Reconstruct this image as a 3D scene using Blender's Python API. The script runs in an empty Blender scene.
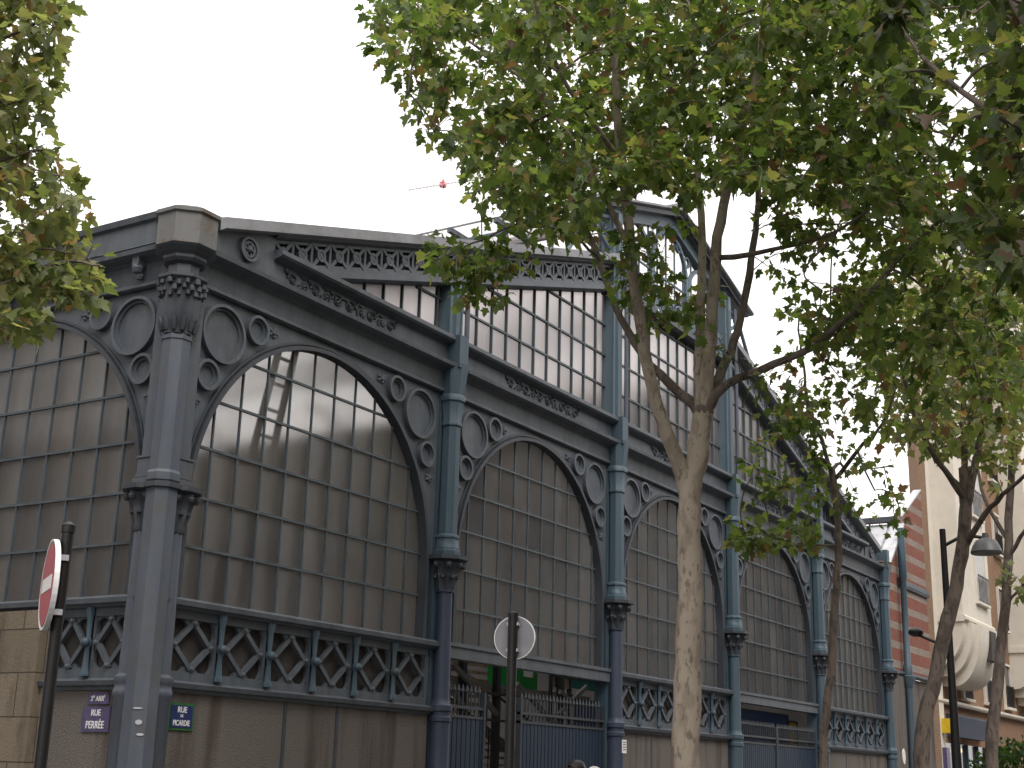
import bpy, bmesh, math, random
import numpy as np
from mathutils import Vector, Matrix
random.seed(7)
RNG = np.random.default_rng(11)
scene = bpy.context.scene
COL = scene.collection
PI = math.pi

# ------------------------------------------------------------------ camera
F_PX = 1357.6
CAM = np.array([-11.95, -12.57, 1.65])
YAW, PITCH, ROLL = map(math.radians, (31.91, 16.085, 1.564))
FW = np.array([math.cos(YAW)*math.cos(PITCH), math.sin(YAW)*math.cos(PITCH), math.sin(PITCH)])
_rt = np.array([math.sin(YAW), -math.cos(YAW), 0.0]); _up = np.cross(_rt, FW)
RT = math.cos(ROLL)*_rt + math.sin(ROLL)*_up
UP = math.cos(ROLL)*_up - math.sin(ROLL)*_rt

def at(px, py, dist):
    """survey helper: the point seen at a photo pixel, a given number of metres away over ground"""
    d = FW + RT*(px-512)/F_PX - UP*(py-384)/F_PX
    d = d/np.linalg.norm(d[:2])
    return CAM + d*dist

cam = bpy.data.cameras.new('camera'); cam_o = bpy.data.objects.new('camera', cam); COL.objects.link(cam_o)
cam.sensor_width = 36; cam.sensor_fit = 'HORIZONTAL'; cam.lens = F_PX/1024*36
cam.clip_start = 0.1; cam.clip_end = 3000
M = Matrix(((RT[0], UP[0], -FW[0], CAM[0]), (RT[1], UP[1], -FW[1], CAM[1]), (RT[2], UP[2], -FW[2], CAM[2]), (0, 0, 0, 1)))
cam_o.matrix_world = M
scene.camera = cam_o

# ------------------------------------------------------------------ materials
def new_mat(name):
    m = bpy.data.materials.new(name); m.use_nodes = True
    nt = m.node_tree
    for n in list(nt.nodes): nt.nodes.remove(n)
    out = nt.nodes.new('ShaderNodeOutputMaterial')
    return m, nt, out
def N(nt, t, **kw):
    n = nt.nodes.new(t)
    for k, v in kw.items(): setattr(n, k, v)
    return n
def pos_vec(nt, scale=(1, 1, 1), rot=(0, 0, 0)):
    g = N(nt, 'ShaderNodeNewGeometry'); mp = N(nt, 'ShaderNodeMapping')
    mp.inputs['Scale'].default_value = scale; mp.inputs['Rotation'].default_value = rot
    nt.links.new(g.outputs['Position'], mp.inputs['Vector'])
    return mp.outputs['Vector']
def noise(nt, vec, scale, detail=4, rough=0.6):
    n = N(nt, 'ShaderNodeTexNoise'); n.inputs['Scale'].default_value = scale
    n.inputs['Detail'].default_value = detail; n.inputs['Roughness'].default_value = rough
    nt.links.new(vec, n.inputs['Vector']); return n.outputs['Fac']
def ramp(nt, fac, stops):
    r = N(nt, 'ShaderNodeValToRGB'); e = r.color_ramp.elements
    while len(e) < len(stops): e.new(0.5)
    for i, (p, c) in enumerate(stops):
        e[i].position = p; e[i].color = (*c, 1) if len(c) == 3 else c
    nt.links.new(fac, r.inputs['Fac']); return r.outputs['Color']
def mixc(nt, fac, a, b, mode='MIX'):
    m = N(nt, 'ShaderNodeMix', data_type='RGBA', blend_type=mode)
    for sock, val in ((m.inputs[0], fac), (m.inputs[6], a), (m.inputs[7], b)):
        if isinstance(val, (int, float)): sock.default_value = val
        elif isinstance(val, tuple): sock.default_value = (*val, 1)
        else: nt.links.new(val, sock)
    return m.outputs[2]
def finish(nt, out, col, rough=0.6, bump=None, bstr=0.3, bdist=0.02, spec=0.5, metal=0.0):
    p = N(nt, 'ShaderNodeBsdfPrincipled')
    if isinstance(col, tuple): p.inputs['Base Color'].default_value = (*col, 1)
    else: nt.links.new(col, p.inputs['Base Color'])
    if isinstance(rough, (int, float)): p.inputs['Roughness'].default_value = rough
    else: nt.links.new(rough, p.inputs['Roughness'])
    p.inputs['Specular IOR Level'].default_value = spec; p.inputs['Metallic'].default_value = metal
    if bump is not None:
        b = N(nt, 'ShaderNodeBump'); b.inputs['Strength'].default_value = bstr; b.inputs['Distance'].default_value = bdist
        nt.links.new(bump, b.inputs['Height']); nt.links.new(b.outputs['Normal'], p.inputs['Normal'])
    nt.links.new(p.outputs['BSDF'], out.inputs['Surface'])

def paint(name, c1, c2, dirt, rust=0.0, dirt_lo=0.5, rough=0.5):
    """weathered paint: two tones in vertical streaks, dirt patches, a little rust"""
    m, nt, out = new_mat(name)
    v = pos_vec(nt, (1, 1, 0.16)); v2 = pos_vec(nt)
    n1 = noise(nt, v, 5.0, 5, 0.65); n2 = noise(nt, v2, 1.7, 6, 0.7); n3 = noise(nt, v2, 3.4, 8, 0.75)
    c = mixc(nt, ramp(nt, n1, [(0.35, (0, 0, 0)), (0.65, (1, 1, 1))]), c1, c2)
    c = mixc(nt, ramp(nt, n2, [(dirt_lo, (0, 0, 0)), (dirt_lo+0.22, (0.8, 0.8, 0.8))]), c, dirt)
    if rust > 0:
        c = mixc(nt, ramp(nt, n3, [(1-rust*0.42, (0, 0, 0)), (1.03-rust*0.42, (1, 1, 1))]), c, (0.13, 0.055, 0.03))
    fine = noise(nt, v2, 38, 3, 0.6)
    finish(nt, out, c, rough, fine, 0.25, 0.01, 0.35)
    return m
def plain(name, c, rough=0.6, var=0.25, scale=6.0, spec=0.4, metal=0.0, bstr=0.15):
    m, nt, out = new_mat(name); v = pos_vec(nt)
    n = noise(nt, v, scale, 6, 0.65)
    dark = tuple(x*(1-var) for x in c); lite = tuple(min(1, x*(1+var)) for x in c)
    finish(nt, out, ramp(nt, n, [(0.3, dark), (0.7, lite)]), rough, noise(nt, v, scale*9, 3), bstr, 0.01, spec, metal)
    return m

MAT = {}
MAT['iron'] = paint('grey_blue_iron_paint', (0.068, 0.079, 0.094), (0.096, 0.107, 0.121), (0.054, 0.054, 0.055), 0.5)
MAT['iron_blue'] = paint('blue_column_paint', (0.039, 0.069, 0.092), (0.062, 0.090, 0.110), (0.058, 0.063, 0.067), 0.45, 0.56)
MAT['iron_navy'] = paint('navy_column_paint', (0.030, 0.040, 0.068), (0.044, 0.054, 0.080), (0.05, 0.05, 0.056), 0.4, 0.58)
MAT['iron_pier'] = paint('corner_pier_paint', (0.066, 0.080, 0.106), (0.092, 0.102, 0.122), (0.08, 0.077, 0.072), 0.6, 0.46)
MAT['iron_dark'] = paint('dark_iron_paint', (0.038, 0.044, 0.054), (0.053, 0.057, 0.066), (0.034, 0.034, 0.035), 0.3)
MAT['bars'] = paint('glazing_bar_paint', (0.06, 0.075, 0.086), (0.08, 0.095, 0.105), (0.045, 0.045, 0.045))
MAT['bars_pale'] = paint('gable_post_paint', (0.085, 0.125, 0.155), (0.115, 0.15, 0.172), (0.09, 0.095, 0.097), 0.35, 0.58)
MAT['zinc'] = plain('zinc_sheet', (0.21, 0.21, 0.22), 0.55, 0.3, 2.0, 0.4)
MAT['zinc_pale'] = plain('pale_zinc_roof', (0.42, 0.42, 0.43), 0.5, 0.25, 2.0, 0.5)
MAT['gate'] = paint('blue_gate_paint', (0.016, 0.027, 0.047), (0.021, 0.034, 0.056), (0.017, 0.023, 0.036), 0.25, 0.58)
MAT['backing'] = plain('lattice_backing', (0.048, 0.042, 0.038), 0.8, 0.35, 4)
MAT['black'] = plain('black_post_paint', (0.008, 0.007, 0.0068), 0.45, 0.3, 10)
MAT['white'] = plain('white_enamel', (0.75, 0.74, 0.72), 0.4, 0.06, 5)
MAT['red'] = plain('red_enamel', (0.38, 0.035, 0.05), 0.35, 0.12, 5)
MAT['blue_enamel'] = plain('blue_enamel', (0.018, 0.03, 0.10), 0.3, 0.15, 12)
MAT['green_enamel'] = plain('green_enamel', (0.03, 0.12, 0.035), 0.3, 0.15, 12)
MAT['sign_grey'] = plain('sign_back_grey', (0.42, 0.42, 0.45), 0.5, 0.1, 4)
MAT['purple_enamel'] = plain('faded_violet_enamel', (0.085, 0.07, 0.14), 0.4, 0.25, 14)
MAT['interior_wall'] = plain('dull_interior_wall', (0.22, 0.21, 0.20), 0.9, 0.25, 0.7)
MAT['concrete'] = plain('concrete_floor', (0.30, 0.28, 0.26), 0.9, 0.2, 1.5)
MAT['steel'] = plain('galvanised_steel', (0.20, 0.20, 0.19), 0.55, 0.2, 3)
MAT['green_plastic'] = plain('green_plastic', (0.0, 0.22, 0.03), 0.45, 0.15, 3)
MAT['teal'] = plain('teal_cloth', (0.03, 0.16, 0.14), 0.8, 0.25, 2)
MAT['tan'] = plain('tan_board', (0.36, 0.28, 0.2), 0.8, 0.3, 4)
MAT['blue_board'] = plain('blue_board', (0.02, 0.05, 0.14), 0.6, 0.2, 2)
MAT['sign_back'] = plain('weathered_sign_back', (0.20, 0.20, 0.215), 0.5, 0.12, 6)
MAT['lamp_grey'] = plain('lamp_grey_paint', (0.075, 0.072, 0.072), 0.45, 0.2, 3)
MAT['wood'] = plain('ladder_wood', (0.11, 0.06, 0.035), 0.7, 0.25, 4)

def stone(name, base, dark, course=0.55, width=0.9):
    m, nt, out = new_mat(name)
    g = N(nt, 'ShaderNodeNewGeometry'); sx = N(nt, 'ShaderNodeSeparateXYZ'); nt.links.new(g.outputs['Position'], sx.inputs[0])
    ad = N(nt, 'ShaderNodeMath', operation='SUBTRACT'); nt.links.new(sx.outputs[0], ad.inputs[0]); nt.links.new(sx.outputs[1], ad.inputs[1])
    cb = N(nt, 'ShaderNodeCombineXYZ'); nt.links.new(ad.outputs[0], cb.inputs[0]); nt.links.new(sx.outputs[2], cb.inputs[1])
    b = N(nt, 'ShaderNodeTexBrick'); b.inputs['Scale'].default_value = 1
    b.inputs['Brick Width'].default_value = width; b.inputs['Row Height'].default_value = course
    b.inputs['Mortar Size'].default_value = 0.012; b.inputs['Mortar Smooth'].default_value = 0.6
    b.inputs['Color1'].default_value = (*base, 1); b.inputs['Color2'].default_value = (*[x*0.8 for x in base], 1)
    b.inputs['Mortar'].default_value = (*dark, 1); nt.links.new(cb.outputs[0], b.inputs['Vector'])
    v = pos_vec(nt, (1, 1, 0.3)); n = noise(nt, v, 2.5, 8, 0.7)
    c = mixc(nt, ramp(nt, n, [(0.48, (0, 0, 0)), (0.72, (0.85, 0.85, 0.85))]), b.outputs['Color'], dark)
    finish(nt, out, c, 0.9, noise(nt, pos_vec(nt), 30, 5), 0.5, 0.02, 0.2)
    return m
MAT['stone'] = stone('weathered_limestone', (0.20, 0.165, 0.12), (0.055, 0.043, 0.033))

def pebbledash(name, base, stain):
    m, nt, out = new_mat(name)
    v = pos_vec(nt); vs = pos_vec(nt, (1, 1, 0.10))
    vo = N(nt, 'ShaderNodeTexVoronoi'); vo.inputs['Scale'].default_value = 70; nt.links.new(v, vo.inputs['Vector'])
    c = mixc(nt, ramp(nt, noise(nt, v, 60, 3), [(0.3, (0, 0, 0)), (0.7, (1, 1, 1))]), tuple(x*0.72 for x in base), tuple(x*1.25 for x in base))
    c = mixc(nt, ramp(nt, noise(nt, vs, 2.6, 5, 0.6), [(0.50, (0, 0, 0)), (0.68, (0.85, 0.85, 0.85))]), c, stain)
    finish(nt, out, c, 0.95, vo.outputs['Distance'], 0.6, 0.015, 0.15)
    return m
MAT['plinth'] = pebbledash('pebbledash_plinth', (0.145, 0.128, 0.116), (0.072, 0.055, 0.047))

def banded_brick():
    m, nt, out = new_mat('banded_red_and_cream_brick')
    g = N(nt, 'ShaderNodeNewGeometry'); sx = N(nt, 'ShaderNodeSeparateXYZ'); nt.links.new(g.outputs['Position'], sx.inputs[0])
    cb = N(nt, 'ShaderNodeCombineXYZ')
    ad = N(nt, 'ShaderNodeMath', operation='ADD'); nt.links.new(sx.outputs[0], ad.inputs[0]); nt.links.new(sx.outputs[1], ad.inputs[1])
    nt.links.new(ad.outputs[0], cb.inputs[0]); nt.links.new(sx.outputs[2], cb.inputs[1])
    def br(c1, c2, mo):
        b = N(nt, 'ShaderNodeTexBrick'); b.inputs['Scale'].default_value = 1
        b.inputs['Brick Width'].default_value = 0.24; b.inputs['Row Height'].default_value = 0.077
        b.inputs['Mortar Size'].default_value = 0.006
        b.inputs['Color1'].default_value = (*c1, 1); b.inputs['Color2'].default_value = (*c2, 1); b.inputs['Mortar'].default_value = (*mo, 1)
        nt.links.new(cb.outputs[0], b.inputs['Vector']); return b
    r = br((0.23, 0.072, 0.05), (0.175, 0.056, 0.038), (0.2, 0.14, 0.11)); cr = br((0.27, 0.22, 0.185), (0.225, 0.185, 0.155), (0.2, 0.165, 0.14))
    mu = N(nt, 'ShaderNodeMath', operation='FRACT'); dv = N(nt, 'ShaderNodeMath', operation='DIVIDE'); dv.inputs[1].default_value = 0.616
    nt.links.new(sx.outputs[2], dv.inputs[0]); nt.links.new(dv.outputs[0], mu.inputs[0])
    gt = N(nt, 'ShaderNodeMath', operation='GREATER_THAN'); gt.inputs[1].default_value = 0.62; nt.links.new(mu.outputs[0], gt.inputs[0])
    c = mixc(nt, gt.outputs[0], r.outputs['Color'], cr.outputs['Color'])
    c = mixc(nt, ramp(nt, noise(nt, pos_vec(nt), 1.3, 7), [(0.45, (0, 0, 0)), (0.75, (0.55, 0.55, 0.55))]), c, (0.16, 0.11, 0.09))
    finish(nt, out, c, 0.9, r.outputs['Fac'], -0.3, 0.01, 0.2)
    return m
MAT['brick'] = banded_brick()
MAT['brick_tan'] = stone('tan_brick', (0.27, 0.165, 0.10), (0.19, 0.115, 0.075), 0.077, 0.24)
MAT['brick_old'] = stone('old_brick_party_wall', (0.26, 0.17, 0.11), (0.17, 0.11, 0.075), 0.09, 0.26)
MAT['cream'] = plain('cream_render', (0.60, 0.55, 0.47), 0.85, 0.08, 1.2, 0.2)
MAT['cream_dull'] = plain('sooty_cream_render', (0.30, 0.27, 0.235), 0.9, 0.2, 0.8, 0.2)
MAT['ext_glass'] = plain('dark_window_glass', (0.03, 0.03, 0.035), 0.12, 0.2, 1, 0.6, 0, 0.0)
MAT['awning'] = plain('slate_blue_awning', (0.036, 0.043, 0.066), 0.8, 0.15, 3)
MAT['yellow'] = plain('yellow_sign', (0.62, 0.42, 0.02), 0.5, 0.1, 4)
MAT['shutter'] = plain('pale_shutter', (0.5, 0.49, 0.48), 0.7, 0.1, 5)

def ribbed_glass(name, transp, tint, diffuse, gloss, pane=(0.495, 0.665), ior=1.12, blur=0.35, grough=0.2):
    """dirty cast glass: part see-through, part light-scattering, a soft sheen; every pane a little different"""
    m, nt, out = new_mat(name)
    g = N(nt, 'ShaderNodeNewGeometry'); sx = N(nt, 'ShaderNodeSeparateXYZ'); nt.links.new(g.outputs['Position'], sx.inputs[0])
    ad = N(nt, 'ShaderNodeMath', operation='ADD'); nt.links.new(sx.outputs[0], ad.inputs[0]); nt.links.new(sx.outputs[1], ad.inputs[1])
    cb = N(nt, 'ShaderNodeCombineXYZ'); nt.links.new(ad.outputs[0], cb.inputs[0]); nt.links.new(sx.outputs[2], cb.inputs[1])
    uv = N(nt, 'ShaderNodeUVMap'); fl_ = N(nt, 'ShaderNodeVectorMath', operation='FLOOR'); nt.links.new(uv.outputs[0], fl_.inputs[0])
    wn = N(nt, 'ShaderNodeTexWhiteNoise', noise_dimensions='3D'); nt.links.new(fl_.outputs[0], wn.inputs['Vector'])
    pv = mixc(nt, wn.outputs['Value'], (0.80, 0.80, 0.81), (1.12, 1.09, 1.05))
    v = pos_vec(nt, (1, 1, 0.35)); stain = noise(nt, v, 1.1, 6, 0.65)
    d = mixc(nt, ramp(nt, stain, [(0.35, (0, 0, 0)), (0.7, (1, 1, 1))]), tuple(x*0.62 for x in diffuse), diffuse)
    d = mixc(nt, 1.0, d, pv, 'MULTIPLY')
    brown = ramp(nt, noise(nt, pos_vec(nt, (1, 1, 0.6)), 0.8, 3), [(0.52, (0, 0, 0)), (0.75, (0.7, 0.7, 0.7))])
    d = mixc(nt, brown, d, tuple((diffuse[0]*0.88, diffuse[1]*0.72, diffuse[2]*0.62)))
    tintc = mixc(nt, wn.outputs['Value'], tuple(x*0.80 for x in tint), tuple(min(1, x*1.12) for x in tint))
    tl_ = N(nt, 'ShaderNodeVectorMath', operation='SUBTRACT'); nt.links.new(wn.outputs['Color'], tl_.inputs[0]); tl_.inputs[1].default_value = (0.5, 0.5, 0.5)
    ts_ = N(nt, 'ShaderNodeVectorMath', operation='SCALE'); nt.links.new(tl_.outputs[0], ts_.inputs[0]); ts_.inputs['Scale'].default_value = 0.07
    ta_ = N(nt, 'ShaderNodeVectorMath', operation='ADD'); nt.links.new(ts_.outputs[0], ta_.inputs[0]); nt.links.new(g.outputs['Normal'], ta_.inputs[1])
    bmp = N(nt, 'ShaderNodeBump'); nt.links.new(ta_.outputs[0], bmp.inputs['Normal']); bmp.inputs['Strength'].default_value = 0.35; bmp.inputs['Distance'].default_value = 0.01
    w = N(nt, 'ShaderNodeTexWave'); w.inputs['Scale'].default_value = 14; w.inputs['Distortion'].default_value = 0.6
    nt.links.new(cb.outputs[0], w.inputs['Vector'])
    n5 = noise(nt, pos_vec(nt), 2.2, 2); mm = N(nt, 'ShaderNodeMath', operation='ADD'); nt.links.new(w.outputs['Fac'], mm.inputs[0]); nt.links.new(n5, mm.inputs[1])
    nt.links.new(mm.outputs[0], bmp.inputs['Height'])
    tl = N(nt, 'ShaderNodeBsdfTranslucent'); nt.links.new(d, tl.inputs['Color'])
    df = N(nt, 'ShaderNodeBsdfDiffuse'); nt.links.new(mixc(nt, 1.0, d, (0.55, 0.55, 0.55), 'MULTIPLY'), df.inputs['Color'])
    m1 = N(nt, 'ShaderNodeMixShader'); m1.inputs[0].default_value = 0.3
    nt.links.new(tl.outputs[0], m1.inputs[1]); nt.links.new(df.outputs[0], m1.inputs[2])
    if blur > 0:
        tr = N(nt, 'ShaderNodeBsdfRefraction'); tr.inputs['IOR'].default_value = ior; tr.inputs['Roughness'].default_value = blur; tr.inputs['Color'].default_value = (*tint, 1)
    else:
        tr = N(nt, 'ShaderNodeBsdfTransparent'); tr.inputs['Color'].default_value = (*tint, 1)
    nt.links.new(tintc, tr.inputs['Color'])
    m2 = N(nt, 'ShaderNodeMixShader'); m2.inputs[0].default_value = transp
    nt.links.new(m1.outputs[0], m2.inputs[1]); nt.links.new(tr.outputs[0], m2.inputs[2])
    gl = N(nt, 'ShaderNodeBsdfGlossy'); gl.inputs['Roughness'].default_value = grough; gl.inputs['Color'].default_value = (0.9, 0.88, 0.87, 1)
    nt.links.new(bmp.outputs[0], gl.inputs['Normal'])
    fr = N(nt, 'ShaderNodeFresnel'); fr.inputs['IOR'].default_value = 1.5
    fm = N(nt, 'ShaderNodeMath', operation='MULTIPLY'); fm.inputs[1].default_value = gloss; nt.links.new(fr.outputs[0], fm.inputs[0])
    inv = N(nt, 'ShaderNodeMath', operation='SUBTRACT'); inv.inputs[0].default_value = 1.0; nt.links.new(g.outputs['Backfacing'], inv.inputs[1])   # the far face of the pane adds no second reflection
    fm2 = N(nt, 'ShaderNodeMath', operation='MULTIPLY'); nt.links.new(fm.outputs[0], fm2.inputs[0]); nt.links.new(inv.outputs[0], fm2.inputs[1])
    m3 = N(nt, 'ShaderNodeMixShader'); nt.links.new(fm2.outputs[0], m3.inputs[0])
    nt.links.new(m2.outputs[0], m3.inputs[1]); nt.links.new(gl.outputs[0], m3.inputs[2])
    nt.links.new(m3.outputs[0], out.inputs['Surface'])
    return m
MAT['glass'] = ribbed_glass('dirty_arcade_glass', 0.45, (0.68, 0.665, 0.65), (0.555, 0.545, 0.535), 1.9, ior=1.08, blur=0.3, grough=0.16)
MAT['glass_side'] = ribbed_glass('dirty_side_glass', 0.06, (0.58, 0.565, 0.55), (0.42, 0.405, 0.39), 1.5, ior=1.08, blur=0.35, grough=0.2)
MAT['glass_gable'] = ribbed_glass('dusty_gable_glass', 0.5, (0.70, 0.655, 0.645), (0.60, 0.55, 0.54), 1.8, (0.5, 0.67), 1.15, 0.45, 0.16)
MAT['glass_clear'] = ribbed_glass('pale_lantern_glass', 0.88, (0.97, 0.95, 0.94), (0.75, 0.72, 0.7), 0.8, blur=0)

def bark(name, a, b, c):
    m, nt, out = new_mat(name)
    v = pos_vec(nt, (1, 1, 0.45)); n1 = noise(nt, v, 7, 3, 0.5); n2 = noise(nt, v, 16, 4, 0.6)
    vo = N(nt, 'ShaderNodeTexVoronoi'); vo.inputs['Scale'].default_value = 9; nt.links.new(v, vo.inputs['Vector'])
    col = mixc(nt, ramp(nt, n1, [(0.42, (0, 0, 0)), (0.5, (1, 1, 1))]), a, b)
    col = mixc(nt, ramp(nt, n2, [(0.56, (0, 0, 0)), (0.62, (0.8, 0.8, 0.8))]), col, c)
    finish(nt, out, col, 0.85, n2, 0.5, 0.02, 0.2)
    return m
MAT['bark'] = bark('mottled_plane_bark', (0.26, 0.215, 0.17), (0.34, 0.29, 0.23), (0.15, 0.12, 0.095))
MAT['bark_dark'] = bark('grey_brown_bark', (0.10, 0.078, 0.065), (0.15, 0.12, 0.10), (0.06, 0.05, 0.042))

def leafmat(name, stops, trans=0.5, boost=2.3):
    m, nt, out = new_mat(name)
    g = N(nt, 'ShaderNodeNewGeometry')
    c = ramp(nt, g.outputs['Random Per Island'], stops)
    df = N(nt, 'ShaderNodeBsdfPrincipled'); df.inputs['Roughness'].default_value = 0.45; df.inputs['Specular IOR Level'].default_value = 0.35
    nt.links.new(c, df.inputs['Base Color'])
    tl = N(nt, 'ShaderNodeBsdfTranslucent'); nt.links.new(mixc(nt, 1.0, c, (boost, boost*1.0, boost*0.6), 'MULTIPLY'), tl.inputs['Color'])
    mx = N(nt, 'ShaderNodeMixShader'); mx.inputs[0].default_value = trans
    nt.links.new(df.outputs[0], mx.inputs[1]); nt.links.new(tl.outputs[0], mx.inputs[2]); nt.links.new(mx.outputs[0], out.inputs['Surface'])
    return m
LG = [(0.0, (0.040, 0.064, 0.020)), (0.30, (0.070, 0.108, 0.028)), (0.60, (0.100, 0.142, 0.036)), (0.84, (0.15, 0.18, 0.052)), (0.93, (0.19, 0.178, 0.065)), (0.972, (0.16, 0.095, 0.05)), (1.0, (0.10, 0.06, 0.04))]
MAT['leaf'] = leafmat('plane_leaves', LG)
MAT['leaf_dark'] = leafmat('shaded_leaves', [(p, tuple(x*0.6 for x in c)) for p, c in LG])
MAT['leaf_pale'] = leafmat('pale_autumn_leaves', [(0.0, (0.07, 0.09, 0.035)), (0.4, (0.12, 0.145, 0.055)), (0.75, (0.18, 0.195, 0.08)), (0.92, (0.21, 0.195, 0.10)), (0.97, (0.23, 0.145, 0.07)), (1, (0.15, 0.10, 0.06))])
MAT['hedge'] = leafmat('hedge_leaves', [(0, (0.012, 0.028, 0.008)), (0.6, (0.024, 0.052, 0.013)), (1, (0.045, 0.078, 0.02))], 0.35)
MAT['asphalt'] = plain('asphalt', (0.05, 0.05, 0.052), 0.9, 0.2, 2.5)
MAT['pavement'] = stone('pavement_slabs', (0.2, 0.19, 0.18), (0.1, 0.095, 0.09), 0.6, 0.9)
MAT['kerb'] = plain('granite_kerb', (0.28, 0.27, 0.26), 0.85, 0.15, 8)
MAT['skin'] = plain('skin', (0.45, 0.27, 0.19), 0.5, 0.06, 8)
MAT['hair'] = plain('dark_brown_hair', (0.010, 0.006, 0.005), 0.4, 0.3, 40)
MAT['cap'] = plain('white_knit', (0.62, 0.6, 0.57), 0.9, 0.1, 30)
MAT['coat'] = plain('dark_coat_cloth', (0.03, 0.03, 0.04), 0.85, 0.15, 12)
MAT['jeans'] = plain('denim', (0.04, 0.055, 0.09), 0.85, 0.2, 14)
MAT['beige'] = plain('beige_coat_cloth', (0.32, 0.26, 0.2), 0.85, 0.12, 12)
MAT['crane_red'] = plain('crane_red', (0.55, 0.12, 0.14), 0.6, 0.1, 1)
MAT['crane_pale'] = plain('crane_pale', (0.8, 0.76, 0.75), 0.6, 0.05, 1)
m, nt, out = new_mat('lit_bulb'); em = N(nt, 'ShaderNodeEmission'); em.inputs['Color'].default_value = (1, 0.75, 0.45, 1); em.inputs['Strength'].default_value = 6
nt.links.new(em.outputs[0], out.inputs['Surface']); MAT['bulb'] = m

# ------------------------------------------------------------------ mesh builder
def TF(u, v, z): return (u, -v, z)              # front of the hall: u along the street, v out from the wall
def TS(u, v, z): return (-v, u, z)              # long side of the hall
def TI(u, v, z): return (u, v, z)
U_END = 30.4
def TFM(u, v, z): return (U_END-u, -v, z)       # the front seen mirrored about its ridge

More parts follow.
